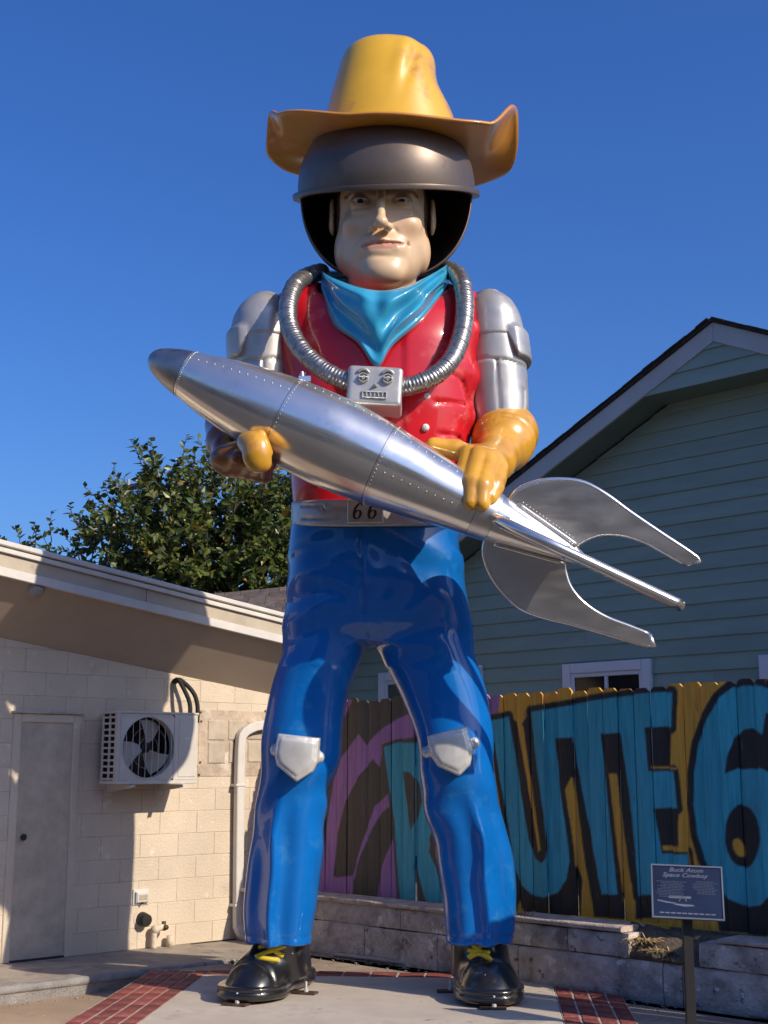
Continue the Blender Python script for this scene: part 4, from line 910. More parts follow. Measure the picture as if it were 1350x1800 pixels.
for (u0, v0, u1, v1) in ((.03, .05, .034, ah - .04), (.03, .05, aw * .67, .054), (.03, ah - .044, aw * .67, ah - .04)): mk('panel_groove', *prism(rect(u0, v0, u1, v1), frA, oF - .0079, oF - .004, .001), M['acw'], fp)
for k in range(8):
    u = -fR * .86 + k * fR * 1.72 / 7; h = math.sqrt(max(fR ** 2 - u ** 2, 0)); mk('grille_bar', *tube([wp(a0 + fcx + u, az0 + fcz - h, oF - .006), wp(a0 + fcx + u, az0 + fcz, oF + .004), wp(a0 + fcx + u, az0 + fcz + h, oF - .006)], .0028, 5), M['acw'], fp)
for rr_ in (.35, .68, 1.0): mk('grille_ring', *tube([wp(a0 + fcx + rr_ * fR * math.cos(t), az0 + fcz + rr_ * fR * math.sin(t), oF - .004) for t in np.linspace(0, 2 * math.pi, 49)], .0022 if rr_ < 1 else .004, 5), M['acw'] if rr_ == 1 else M['grey'], fp)
fan = mk('fan', *revolve([(0, .045), (.05, .045), (.06, .03), (.062, .001)], wp(a0 + fcx, az0 + fcz, oF - .10), wnrm, 16), M['acd'], ac, smooth=True, sharp=40)
for b in range(3):
    V = []
    for i in range(7):
        r = .04 + (fR * .92 - .04) * i / 6
        for j in range(5):
            a = 2 * math.pi * b / 3 + 1.1 + (j / 4 - .5) * (1.15 - .15 * i / 6) + .25 * i / 6; V.append(wp(a0 + fcx + r * math.cos(a), az0 + fcz + r * math.sin(a), oF - .10 + .05 * (j / 4)))
    mk('fan_blade', V, [(i * 5 + j, (i + 1) * 5 + j, (i + 1) * 5 + j + 1, i * 5 + j + 1) for i in range(6) for j in range(4)], M['acf'], fan, smooth=True)
# side louvres: two columns of ten openings
dw = oF - oB - .05
frS = (wp(a0, az0, oB), wnrm, UP, -wd)
for u in (0.005, .02 + dw * .44, .035 + dw * .88): mk('louvre_post', *prism(rect(u, .031, u + .022, ah - .023), frS, -.012, 0, .002), M['acw'], ac)
mk('coil', *prism(rect(.01, .04, dw + .03, ah - .03), frS, -.05, -.035), M['acd'], ac)
for k in range(11):
    z = .045 + k * (ah - .10) / 10; mk('louvre_bar', *prism(rect(.028, z - .009, .019 + dw * .44, z + .009), frS, -.012, -.001, .002), M['acw'], ac); mk('louvre_bar', *prism(rect(.043 + dw * .44, z - .009, .034 + dw * .88, z + .009), frS, -.012, -.001, .002), M['acw'], ac)
for xs in (178, 268):
    s = W(xs, 1392)[0] + .05; fb = (wp(s, az0 - .001), wnrm, UP, -wd)
    mk('bracket', *join(prism([(.0, -.005), (oF + .03, -.005), (oF + .03, -.03), (.03, -.075), (0, -.075)], fb, -.004, .004), prism(rect(0.005, -.022, oF + .03, -.0052), fb, -.035, -.0041), prism(rect(0.0, -.11, .012, .02), fb, -.05, .03)), M['acw'], ac)
for k, (xa, xb) in enumerate(((305, 313), (309, 326))):
    P = [W(xa, 1198), W(xa + 2, 1203), W(xb - 1, 1217), W(xb, 1240), W(xb, 1262)]
    mk('refrigerant_pipe', *tube(catmull([wp(P[0][0], P[0][1], .0), wp(P[0][0], P[0][1] + .01, .08), wp(P[2][0] - .02, P[2][1], .16), wp(P[3][0], P[3][1], .20), wp(P[4][0], P[4][1] - .05, .20)], 8), .021, 10), M['rub'], ac, smooth=True)
# ---- downspout
dsz = W(408, 1640)
dsp = thing('downspout', 'cream rectangular downspout with an elbow running down the block wall', 'downspout', tuple(wp(dsz[0], dsz[1], .05)))
pts = [W(520, 1262), W(468, 1273), W(440, 1278), W(421, 1290), W(416, 1312), W(414, 1400), W(412, 1600), W(411, 1632), W(422, 1648), W(440, 1656)]
C = catmull([wp(s, z, .06 if i < 7 else .06 + .03 * (i - 6)) for i, (s, z) in enumerate(pts)], 8)
T = np.gradient(C, axis=0); T /= np.linalg.norm(T, axis=1)[:, None]; V = []; secs = [(-.038, -.028), (-.03, -.034), (.03, -.034), (.038, -.028), (.038, .028), (.03, .034), (-.03, .034), (-.038, .028)]
for c_, t_ in zip(C, T):
    w_ = wnrm - t_ * np.dot(wnrm, t_); w_ /= np.linalg.norm(w_); s_v = np.cross(t_, w_)
    for a, b in secs: V.append(c_ + s_v * a * 1.15 + w_ * b)
n8 = len(secs); F = [(i * n8 + j, i * n8 + (j + 1) % n8, (i + 1) * n8 + (j + 1) % n8, (i + 1) * n8 + j) for i in range(len(C) - 1) for j in range(n8)]
mk('pipe', V, F, M['trimw'], dsp, smooth=True, sharp=30)
for (x_, y_) in ((413, 1380), (411, 1590)):
    a = W(x_, y_); mk('strap', *prism(rect(a[0] - .055, a[1] - .012, a[0] + .055, a[1] + .012), frW, .0, .10, .004), M['trimw'], dsp)
# ---- socket box, vent and capped gas pipes by the walkway
o0, o1 = W(232, 1592), W(261, 1562)
ob = thing('socket_box', 'grey weatherproof electrical socket box on the cream block wall', 'socket box', tuple(wp(o0[0], o0[1])))
mk('box_plate', *prism(rect(o0[0], o0[1], o1[0], o1[1]), frW, .0, .012, .004), M['trimw'], ob); mk('box_cover', *prism(rect(o0[0] + .02, o0[1] + .02, o1[0] - .015, o1[1] - .02), frW, .012, .045, .012), M['trimw'], ob)
mk('cover_window', *prism(rect(o0[0] + .045, o0[1] + .045, o1[0] - .035, o1[1] - .045), frW, .045, .049, .003), M['glassb'], ob); mk('latch', *prism(rect((o0[0] + o1[0]) / 2 - .008, o0[1] + .012, (o0[0] + o1[0]) / 2 + .008, o0[1] + .026), frW, .02, .05, .002), M['dark'], ob)
vv = W(249, 1615); vt = thing('vent_cap', 'round black vent cap low on the cream wall', 'vent', tuple(wp(*vv)))
mk('cap', *revolve([(.0, .062), (.03, .062), (.05, .058), (.085, .056), (.095, .048), (.097, .001)], wp(vv[0], vv[1], 0), wnrm + np.array([0, 0, -.1]), 24), M['dark'], vt, smooth=True, sharp=40); mk('collar', *revolve([(-.002, .085), (.006, .084), (.008, .062)], wp(vv[0], vv[1], 0), wnrm, 20), M['cream'], vt)
gp = W(266, 1668); gt = thing('gas_pipe', 'painted capped gas pipe bend rising from the walkway', 'pipe', tuple(wp(gp[0], 0, .06)))
a, b = W(263, 1655)[0], W(291, 1655)[0]
mk('pipe', *tube(catmull([wp(a, .0, .07), wp(a, .12, .07), wp(a + .02, .165, .07), wp(a + .08, .18, .07), wp(b - .06, .18, .07)], 6), .028, 12), M['cream'], gt, smooth=True); mk('elbow', *ico(wp(a + .01, .165, .07), .042, k=12), M['cream'], gt, smooth=True)
mk('stub', *tube([wp(b, 0, .07), wp(b, .10, .07)], .030, 12), M['cream'], gt, smooth=True); mk('valve', *join(tube([wp(a + .10, .18, .07), wp(a + .10, .18, .12)], .022, 10), tube([wp(a + .10, .15, .07), wp(a + .10, .23, .07)], .020, 10)), M['steel'], gt, smooth=True)
# ------------------------------------------------------------------ blue-green sided house behind the fence
M['siding'] = mat('blue_green_siding', (.235, .33, .285), .6, var=.06, nscale=1.2, bump=.06, bscale=60, stretch=(1, 1, 6), rnd=.055)
M['rake'] = mat('grey_rake_board', (.40, .44, .46), .55, var=.05, nscale=2)
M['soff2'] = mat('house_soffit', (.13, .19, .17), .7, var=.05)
M['shingle'] = mat('dark_shingle', (.045, .042, .045), .9, var=.25, nscale=14, bump=.5, bscale=120, rnd=.25)
M['wtrim'] = mat('window_trim', (.62, .66, .72), .5, var=.04)
M['pane'] = mat('window_pane', (.010, .012, .014), .12, spec=.35, var=.05)
hd = math.radians(-45); hd_ = np.array([math.cos(hd), math.sin(hd), 0]); hn = np.array([hd_[1], -hd_[0], 0])
HO = FA - hn * 3.6 * -1 if np.dot(hn, FA) > 0 else FA - hn * 3.6
GOV = .45
frH = (HO, hd_, UP, hn)
def Hh(px, py, o=0.0):
    P = atp(px, py, HO + hn * o, hn); return float(np.dot(P - HO, hd_)), float(P[2])
apx = Hh(1252, 566, GOV); rl = Hh(905, 843, GOV); RS = (apx[1] - rl[1]) / (apx[0] - rl[0])
def zr(s): return apx[1] - RS * abs(s - apx[0])                    # roof line at the rake
RBW = (Hh(1000, 762, GOV)[1] - Hh(1000, 794, GOV)[1])             # rake board height measured vertically
house = thing('sided_house', 'blue green house with lap siding and grey gable boards behind the fence', 'house', tuple(HO + UP * .4))
hs0, hs1 = Hh(560, 1100)[0] - .4, 2 * apx[0] - Hh(560, 1100)[0] + .4
eave = zr(hs0)
back = mk('wall', *prism([(hs0, .35), (hs1, .35), (hs1, zr(hs1) - .2), (apx[0], zr(apx[0]) - .25), (hs0, zr(hs0) - .2)], frH, -5.0, -.012), M['soff2'], house)
ex = .172; z = .5; k = 0
tri0 = Hh(1130, 697, GOV)[1]
while z < zr(apx[0]):
    lowtop = z + ex
    # lower wall boards stop under the rake soffit; gable-top boards sit further out
    cuts = sorted(rng.uniform(hs0 + .5, hs1 - .5, 1)); segs = [hs0] + list(cuts) + [hs1]
    for a, b in zip(segs[:-1], segs[1:]):
        pc = rect(a + .001, z, b - .001, lowtop + .02)
        pc = clip(pc, -RS, 1, apx[1] - RS * apx[0] - RBW - .02); pc = clip(pc, RS, 1, apx[1] + RS * apx[0] - RBW - .02) if len(pc) > 2 else pc
        if len(pc) > 2:
            P = np.array(pc); O, eu, ev, en = frH; n = len(P); tw = lambda v: .022 - .018 * (v - z) / ex
            V = [O + eu * u + ev * v + en * (-.012) for u, v in P] + [O + eu * u + ev * v + en * tw(v) for u, v in P]
            F = [tuple(n + i for i in range(n)), tuple(reversed(range(n)))] + [(i, (i + 1) % n, n + (i + 1) % n, n + i) for i in range(n)]
            if np.dot(np.cross(eu, ev), en) < 0: F = [tuple(reversed(f)) for f in F]
            mk('siding_board', V, F, M['siding'], back)
    z = lowtop; k += 1
# projecting gable top
gz = tri0; gt_ = mk('gable_top', *prism([(apx[0] - (apx[1] - RBW - gz) / RS, gz), (apx[0] + (apx[1] - RBW - gz) / RS, gz), (apx[0], apx[1] - RBW)], frH, .0, GOV - .03), M['soff2'], house)
z = gz; first = True
while z < apx[1] - RBW - .03:
    pc = rect(-20, z, 20, z + ex + .015); pc = clip(pc, -RS, 1, apx[1] - RS * apx[0] - RBW + .01); pc = clip(pc, RS, 1, apx[1] + RS * apx[0] - RBW + .01)
    if len(pc) > 2:
        P = np.array(pc); n = len(P); O, eu, ev, en = frH; tw = lambda v: GOV - .008 - .018 * (v - z) / ex
        V = [O + eu * u + ev * v + en * (GOV - .032) for u, v in P] + [O + eu * u + ev * v + en * tw(v) for u, v in P]
        F = [tuple(n + i for i in range(n)), tuple(reversed(range(n)))] + [(i, (i + 1) % n, n + (i + 1) % n, n + i) for i in range(n)]
        if np.dot(np.cross(eu, ev), en) < 0: F = [tuple(reversed(f)) for f in F]
        mk('siding_board', V, F, M['siding'], gt_)
    z += ex
hroof = None
for sg in (-1, 1):
    e = apx[0] + sg * (apx[0] - hs0 + .5)
    pc = [(apx[0], zr(apx[0])), (e, zr(e)), (e, zr(e) - RBW), (apx[0], zr(apx[0]) - RBW)]
    O, eu, ev, en = frH
    if hroof is None:
        V = []; 
        for oo in (GOV + .03, -5.3):
            for s in (hs0 - .5, apx[0], 2 * apx[0] - hs0 + .5):
                for dz in (.0, .035): V.append(O + eu * s + ev * (zr(s) + dz + .004) + en * oo)
        F = [(1, 3, 9, 7), (3, 5, 11, 9), (2, 0, 6, 8), (4, 2, 8, 10), (0, 2, 3, 1), (2, 4, 5, 3), (7, 9, 8, 6), (9, 11, 10, 8), (1, 7, 6, 0), (5, 4, 10, 11)]
        hroof = mk('roof', V, F, M['shingle'], house)
    mk('rake_board', *prism(pc, frH, GOV - .03, GOV, .004), M['rake'], hroof)
    lo_ = RBW * .25
    V = [O + eu * s + ev * (zr(s) - RBW * .96) + en * o for s in (apx[0], e) for o in (-.01, GOV - .031)] + [O + eu * s + ev * (zr(s) - RBW * .96 + .02) + en * o for s in (apx[0], e) for o in (-.01, GOV - .031)]
    mk('rake_soffit', V, [(0, 1, 3, 2), (4, 6, 7, 5), (0, 2, 6, 4), (1, 5, 7, 3), (0, 4, 5, 1), (2, 3, 7, 6)], M['soff2'], hroof)
    # shingle butts showing along the rake
    L_ = math.hypot(e - apx[0], zr(e) - zr(apx[0])); dv = (eu * (e - apx[0]) + ev * (zr(e) - zr(apx[0]))) / L_; up_ = np.cross(dv, en) * (-1 if np.dot(np.cross(dv, en), UP) < 0 else 1)
    t = .02
    while t < L_ - .2:
        base = O + eu * apx[0] + ev * (zr(apx[0]) + .034) + en * (GOV + .02) + dv * t
        fr_ = (base, dv, en, up_); mk('shingle_butt', *prism(rect(0, -.55, .155, rng.uniform(.028, .045)), fr_, .003 - .002, .012 + rng.uniform(0, .005), .002), M['shingle'], hroof); t += .145
# windows
for (x0, x1, y1, full) in ((667, 790, 1183, 0), (800, 848, 1172, 1), (990, 1145, 1168, 2), (1335, 1480, 1152, 3)):
    a, b = Hh(x0, y1, .03), Hh(x1, y1, .03); zt_ = a[1]; zb = zt_ - 1.15; u0, u1 = a[0], b[0]
    if full == 1: u0 = u1 - .95
    wv = mk('window', *prism(rect(u0 + .1, zb, u1 - .1, zt_ - .1), frH, -.011, .027), M['pane'], house)
    wf = .11
    for r in (rect(u0, zb, u0 + wf, zt_), rect(u1 - wf, zb, u1, zt_), rect(u0 + wf + .001, zt_ - wf, u1 - wf - .001, zt_)): mk('window_trim', *prism(r, frH, -.01, .06, .006), M['wtrim'], wv)
    for r in (rect(u0 + wf, zb, u0 + wf + .045, zt_ - wf), rect(u1 - wf - .045, zb, u1 - wf, zt_ - wf), rect(u0 + wf + .046, zt_ - wf - .045, u1 - wf - .046, zt_ - wf), rect((u0 + u1) / 2 - .022, zb, (u0 + u1) / 2 + .022, zt_ - wf - .046)): mk('window_frame', *prism(r, frH, .0, .045, .005), M['wtrim'], wv)
# ------------------------------------------------------------------ low broken garden wall, raised yard and the painted fence
M['oldc'] = mat('old_concrete', (.60, .53, .47), .92, var=.25, nscale=5, bump=1.0, bscale=22, spots=[((.24, .20, .175), 2.6, .56, .10), ((.70, .66, .60), 6, .60, .05), ((.12, .10, .09), 9, .61, .05), ((.75, .72, .66), 17, .65, .03)])
M['cap'] = mat('cap_concrete', (.58, .47, .39), .92, var=.2, nscale=8, bump=.6, bscale=40, spots=[((.25, .2, .16), 7, .58, .1)])
def Gp(px, py, o=0.0):
    P = atp(px, py, FA + fn * o, fn); return float(np.dot(P - FA, fd)), float(P[2])
gw = thing('garden_wall', 'low crumbling grey concrete garden wall beneath the painted fence', 'wall', tuple(FA))
rough1 = Lump(7, 51); rough2 = Lump(19, 52)
def rough_block(nm, poly, d0, d1, m, par, amp=.012, n=10):
    """a block with an uneven, weathered front and top"""
    P = np.array(poly, float); u0, u1, v0, v1 = P[:, 0].min(), P[:, 0].max(), P[:, 1].min(), P[:, 1].max()
    nu = max(int((u1 - u0) / .035), 6); nv = max(int((v1 - v0) / .035), 4)
    V, F = [], []
    def pt(u, v, d):
        w = FA + fd * u + UP * v + fn * d; r = amp * (rough1(*w) + .6 * rough2(*w)); return w + fn * r * .8 + UP * r * .5 * (1 if v > v0 + .01 else 0) + fd * r * .3
    prof = [(v0 + (v1 - v0) * j / nv, d1 - (.012 if j in (0, nv) else 0)) for j in range(nv + 1)] + [(v1, d1 + (d0 - d1) * j / 4) for j in range(1, 5)]
    for i in range(nu + 1):
        u = u0 + (u1 - u0) * i / nu
        for v, d in prof: V.append(pt(u, v, d))
    k = len(prof)
    for i in range(nu):
        for j in range(k - 1): F.append((i * k + j, i * k + j + 1, (i + 1) * k + j + 1, (i + 1) * k + j))
    for e, rev in ((0, 0), (nu, 1)):
        c = len(V); V.append(FA + fd * (u0 + (u1 - u0) * e / nu) + UP * v0 + fn * d0)
        for j in range(k - 1): f = (c, e * k + j, e * k + j + 1); F.append(f if rev else f[::-1])
    return mk(nm, V, [tuple(reversed(f)) for f in F], m, par, smooth=True, sharp=55)
uL, uR = -2.6, 6.5
e1 = Gp(1105, 1630)[0]; e2 = Gp(1262, 1655)[0]; mid = .262
j1 = Gp(898, 1650)[0]; j0 = Gp(640, 1640)[0]; j2 = Gp(1165, 1720)[0]
for a, b in ((uL, j0), (j0 + .008, Gp(768, 1680)[0]), (Gp(768, 1680)[0] + .008, j1 + .06), (j1 + .07, j2), (j2 + .008, 3.4), (3.41, uR)): rough_block('footing_block', rect(a, -.03, b, mid), -.32, 0, M['oldc'], gw, .010)
lf = Gp(700, 1600)[0]
for a, b, t in ((uL, lf, .435), (lf + .007, j1 - .02, .435), (j1 - .012, (j1 + e1) / 2, .432), ((j1 + e1) / 2 + .008, e1, .434), (e2, 3.55, .43), (3.56, uR, .43)):
    rough_block('upper_block', rect(a, mid + .006, b, t), -.26, .012 if a > j1 - .1 else -.01, M['oldc'], gw, .010)
for a, b, t in ((uL, lf - .3, .478), (lf - .293, j1 - .02, .476), (j1 - .012, e1 - .05, .480), (e2 + .02, 3.7, .468), (3.71, uR, .468)):
    rough_block('cap_slab', rect(a, .438, b, t), -.28, .028, M['cap'], gw, .006)
# raised yard behind
yd = [FA + fd * uL - fn * .2, FA + fd * 12 - fn * .2, FA + fd * 12 - fn * 40, FA - fd * 14 - fn * 40, FA - fd * 14 - fn * 3.3, FA + fd * uL - fn * 3.3]
struct(mk('yard', [tuple(p[:2]) + (.41,) for p in yd], [tuple(range(len(yd)))], M['soil']))
# soil spilling through the gap
V = []; F = []; nn = 14
for i in range(nn + 1):
    for j in range(nn + 1):
        u = e1 - .12 + (e2 - e1 + .2) * i / nn; d = -.35 + .40 * j / nn; hgt = .43 - .19 * max(0, (d + .2) / .25) + .02 * math.sin(9 * u + 4 * j) + .03 * math.exp(-((i / nn) / .25) ** 2) + .012 * rng.normal()
        V.append(FA + fd * u + fn * min(d, .0) + UP * (max(hgt, .262) if d < 0 else .262))
F = [(i * (nn + 1) + j, (i + 1) * (nn + 1) + j, (i + 1) * (nn + 1) + j + 1, i * (nn + 1) + j + 1) for i in range(nn) for j in range(nn)]
struct(mk('spilled_soil', V, F, M['soil'], smooth=True))

# ---- mural layout in the plane of the fence -------------------------------------
FO = -.40                                                        # fence stands behind the garden wall
def c6(pts): return np.array([Gp(850 + .3704 * x, 1180 + .3704 * y, FO) for x, y in pts])
def c5(pts): return np.array([Gp(540 + .3037 * x, 1140 + .3037 * y, FO) for x, y in pts])
ORA, BLK, BLU, PUR, BRN = (.95, .47, .04), (.014, .012, .012), (.045, .50, .62), (.50, .22, .52), (.10, .08, .062)
PXM = np.linalg.norm(Gp(1101, 1400, FO)[0] - Gp(1100, 1400, FO)[0])
Ul = [(35, 228), (118, 215), (150, 400), (178, 590), (215, 800), (245, 885), (275, 910), (297, 890), (305, 840), (290, 690), (250, 420), (225, 192), (330, 176), (335, 318), (352, 450), (372, 600), (400, 780), (412, 900), (395, 990), (350, 1050), (290, 1072), (230, 1062), (180, 1020), (150, 940), (110, 700), (70, 470)]
Tl = [(330, 176), (480, 150), (690, 114), (700, 280), (645, 292), (555, 300), (575, 460), (600, 700), (640, 1060), (560, 1062), (520, 850), (480, 650), (440, 440), (422, 312), (336, 318)]
El = [(690, 116), (800, 104), (892, 98), (886, 262), (765, 270), (783, 478), (897, 474), (915, 645), (806, 655), (845, 868), (966, 866), (985, 1064), (735, 1064), (715, 800), (690, 560), (650, 292)]
S6 = [(1500, 330), (1470, 200), (1400, 105), (1330, 75), (1285, 66), (1230, 66), (1175, 85), (1115, 135), (1060, 230), (1020, 345), (1000, 480), (998, 640), (1015, 780), (1050, 900), (1100, 1015), (1160, 1085), (1235, 1118), (1310, 1108), (1370, 1060), (1430, 960), (1465, 800), (1450, 620), (1400, 510), (1330, 465), (1270, 458), (1205, 466), (1145, 490), (1160, 400), (1190, 322), (1232, 275), (1275, 268), (1325, 305), (1345, 200), (1400, 330)]
layers = []   # (polygon, colour, dilate in metres)
layers.append((c5([(-600, -200), (720, -200), (720, 300), (760, 1700), (-600, 1700)]), BRN, 0))
layers.append((c5([(60, 1450), (85, 1250), (110, 1050), (150, 760), (195, 630), (300, 495), (345, 562), (430, 465), (520, 410), (620, 365), (620, 512), (500, 533), (440, 565), (415, 692), (380, 645), (300, 740), (220, 880), (170, 1080), (148, 1326), (266, 1314), (262, 1450)]), PUR, 0))
layers.append((c5([(-300, 1450), (-250, 900), (-100, 500), (60, 330), (235, 290), (260, 300), (200, 420), (100, 560), (0, 800), (-60, 1200), (-70, 1450)]), PUR, 0))
layers.append((c5([(265, 1315), (318, 1130), (390, 920), (478, 828), (492, 905), (430, 950), (370, 1060), (310, 1200), (272, 1340)]), PUR, 0))
layers.append((c5([(400, 1470), (428, 1262), (500, 1088), (540, 1470)]), PUR, 0))
R_ = c5([(440, 572), (520, 548), (640, 545), (740, 600), (790, 740), (780, 900), (730, 1040), (705, 1100), (760, 1330), (800, 1520), (690, 1490), (622, 1255), (640, 1480), (530, 1460), (500, 1000)])
layers.append((R_, BRN, .03)); layers.append((R_, BLU, 0))
layers.append((c5([(550, 710), (600, 718), (650, 790), (665, 880), (640, 975), (600, 1056), (580, 900)]), BRN, 0)); layers.append((c5([(622, 1255), (695, 1495), (640, 1480)]), BRN, 0)); layers.append((c5([(725, 1105), (703, 1175), (765, 1320)]), BRN, 0))
layers.append((c5([(800, 250), (1115, 240), (1105, 370), (800, 400)]), PUR, 0))
for L_ in (Ul, Tl, El): layers.append((c6(L_), BLK, .05))
layers.append((c6(S6), BLK, .058))
layers.append((c6([(150, 900), (430, 900), (470, 1000), (455, 1165), (150, 1165)]), BLK, 0)); layers.append((c6([(530, 1000), (655, 1040), (682, 1180), (520, 1170)]), BLK, 0)); layers.append((c6([(720, 1030), (990, 1040), (1000, 1180), (722, 1175)]), BLK, 0)); layers.append((c6([(1060, 950), (1500, 950), (1500, 1270), (1120, 1240)]), BLK, 0))
layers.append((c6([(336, 318), (425, 312), (470, 600), (520, 850), (560, 1065), (510, 1165), (470, 880), (420, 500), (372, 600), (352, 450)]), BLK, 0)); layers.append((c6([(555, 300), (645, 290), (735, 1064), (700, 1000), (640, 1064), (600, 700)]), BLK, 0))
layers.append((c6([(765, 270), (888, 262), (880, 455), (790, 462)]), BLK, 0)); layers.append((c6([(804, 652), (922, 648), (920, 832), (843, 832)]), BLK, 0)); layers.append((c6([(120, 215), (180, 255), (225, 192), (305, 840), (275, 910), (215, 800)]), BLK, 0))
for L_ in (Ul, Tl, El, S6): layers.append((c6(L_), BLU, 0))
def oval(cx, cy, rx, ry, t=0): return [(cx + rx * math.cos(a) * math.cos(t) - ry * math.sin(a) * math.sin(t), cy + rx * math.cos(a) * math.sin(t) + ry * math.sin(a) * math.cos(t)) for a in np.linspace(0, 2 * math.pi, 40)[:-1]]
layers.append((c6([(1145, 490), (1160, 400), (1190, 322), (1232, 275), (1275, 268), (1325, 305), (1345, 200), (1480, 200), (1500, 500), (1400, 505), (1330, 465), (1270, 458), (1205, 466)]), BLK, 0)); layers.append((c6(oval(1228, 785, 82, 150)), BLK, 0)); layers.append((c6(oval(1211, 844, 24, 46, -.35)), ORA, 0))
layers.append((c6([(598, 487), (637, 487), (652, 650), (722, 1182), (682, 1182), (640, 860)]), ORA, 0)); layers.append((c6([(416, 505), (426, 505), (472, 880), (522, 1168), (455, 1168), (464, 1000), (440, 700)]), ORA, 0))
layers.append((c6([(150, 215), (188, 262), (216, 460), (266, 790), (275, 845), (262, 857), (236, 700), (200, 480)]), ORA, 0)); layers.append((c6([(795, 455), (915, 455), (915, 463), (795, 463)]), ORA, 0)); layers.append((c6([(848, 830), (968, 830), (985, 920), (1000, 990), (985, 1000), (968, 856), (850, 852)]), ORA, 0)); layers.append((c6([(160, 1110), (170, 1090), (185, 1165), (158, 1165)]), ORA, 0))
def mural(U, Vv):
    col = np.tile(np.array(ORA), (len(U), 1))
    for P, cc, dl in layers:
        b0, b1 = P.min(0) - dl - .01, P.max(0) + dl + .01; m = (U > b0[0]) & (U < b1[0]) & (Vv > b0[1]) & (Vv < b1[1])
        if m.any():
            k_ = np.clip(.5 - (sdpoly(U[m], Vv[m], P) - dl) / .013, 0, 1)[:, None]; col[m] = col[m] * (1 - k_) + np.array(cc) * k_
    return col
M['board'] = mat('painted_cedar_board', (.3, .2, .1), .62, var=.16, nscale=3.0, attr='paint', bump=.45, bscale=14, stretch=(9, 9, .9), coat=.12, crough=.35, rnd=.12, spots=[((.16, .12, .085), 3.2, .66, .03)])
M['rawb'] = mat('weathered_board', (.20, .15, .10), .85, var=.25, nscale=3, stretch=(9, 9, .9), bump=.4, bscale=14)
fence = thing('wooden_fence', 'dog-eared wooden board fence painted with big blue route lettering', 'fence', tuple(FA - fn * .4 * -1 if False else FA + fn * FO + UP * .42))
bwid, gap, u = .139, .005, -2.3; k = 0
while u < 4.6:
    w_ = bwid + rng.uniform(-.004, .004); top = 2.222 + rng.uniform(-.02, .02); bot = .425 + rng.uniform(-.01, .02); dep = FO + rng.uniform(-.012, .010); tw = rng.uniform(-.014, .014); lean = rng.normal() * .003
    uu = np.unique(np.concatenate([np.linspace(0, 1, 14), [.16, .84]])); vis = -1.2 < u < 4.4
    if not vis: uu = np.linspace(0, 1, 5)
    nv = 175 if vis else 8; V = []; F = []; nU = len(uu)
    for j in range(nv + 1):
        for a in uu:
            ear = .028 * max(0, (abs(a - .5) - .32) / .18); v = bot + (top - ear - bot) * j / nv
            V.append((u + a * w_ + lean * (v - 1.3), v, dep + tw * (a - .5) - .004 * (2 * a - 1) ** 2))
    P = np.array(V); jv, ju = rng.normal() * .005, rng.normal() * .002; cc = mural(P[:, 0] + ju + .0014 * np.sin(P[:, 1] * 31 + u * 9) + .0006 * np.sin(P[:, 1] * 97 + u), P[:, 1] + jv + .0008 * np.sin(P[:, 0] * 130))
    front = FA + P[:, :1] * fd + P[:, 1:2] * UP + P[:, 2:] * fn; rearv = front - fn * .018
    F = [(j * nU + i, j * nU + i + 1, (j + 1) * nU + i + 1, (j + 1) * nU + i) for j in range(nv) for i in range(nU - 1)]
    n0 = len(front); ring = [i for i in range(nU)] + [j * nU + nU - 1 for j in range(1, nv + 1)] + [nv * nU + i for i in range(nU - 2, -1, -1)] + [j * nU for j in range(nv - 1, 0, -1)]
    rim = rearv[ring]; m_ = len(ring); F += [(ring[(i + 1) % m_], ring[i], n0 + i, n0 + (i + 1) % m_) for i in range(m_)] + [tuple(n0 + i for i in reversed(range(m_)))]
    mk('board', np.vstack([front, rim]), F, M['board'], fence, colors=np.vstack([cc, cc[ring]]))
    u += w_ + gap + rng.uniform(-.002, .006); k += 1
for z_ in (.75, 1.9): mk('rail', *prism(rect(-2.3, z_, 4.6, z_ + .09), frF, FO - .07, FO - .031), M['rawb'], fence)
for u_ in (-2.2, .1, 2.4, 4.5): mk('post', *prism(rect(u_, .3, u_ + .09, 2.1), frF, FO - .17, FO - .071), M['rawb'], fence)
gb = [Gp(1180, 1652, FO + .02)[0], Gp(1330, 1668, FO + .02)[0]]
mk('kick_board', *prism(rect(gb[0], .27, gb[1], .46), frF, FO + .012, FO + .034, .003), M['rawb'], fence); mk('kick_board', *prism(rect(gb[0] - .9, .39, gb[0] - .004, .47), frF, FO + .012, FO + .03, .003), mat('orange_kick_board', ORA, .7, var=.15), fence)
# ------------------------------------------------------------------ plants
M['leaf'] = mat('tree_leaf', (.06, .1, .02), .34, var=.1, attr='paint', spec=.4)
_n = M['leaf'].node_tree; _b = _n.nodes['Principled BSDF']; _t = _n.nodes.new('ShaderNodeBsdfTranslucent'); _x = _n.nodes.new('ShaderNodeMixShader'); _x.inputs[0].default_value = .28; _o = [k for k in _n.nodes if k.type == 'OUTPUT_MATERIAL'][0]
_n.links.new(_b.inputs['Base Color'].links[0].from_socket, _t.inputs['Color']); _n.links.new(_b.outputs[0], _x.inputs[1]); _n.links.new(_t.outputs[0], _x.inputs[2]); _n.links.new(_x.outputs[0], _o.inputs[0])
M['bark'] = mat('bark', (.10, .075, .055), .9, var=.3, nscale=12, bump=.6, bscale=30)
TY = 17.0
def tpx(x, y, dy=0): return at(x, y + 12, TY + dy)
tr = np.random.default_rng(7)
tbase = tpx(390, 1300); tbase[2] = LOW
tree = thing('leafy_tree', 'dense green tree with some yellow leaves behind the block building', 'tree', tuple(tbase))
limbs = []
head_ = tpx(385, 1080)
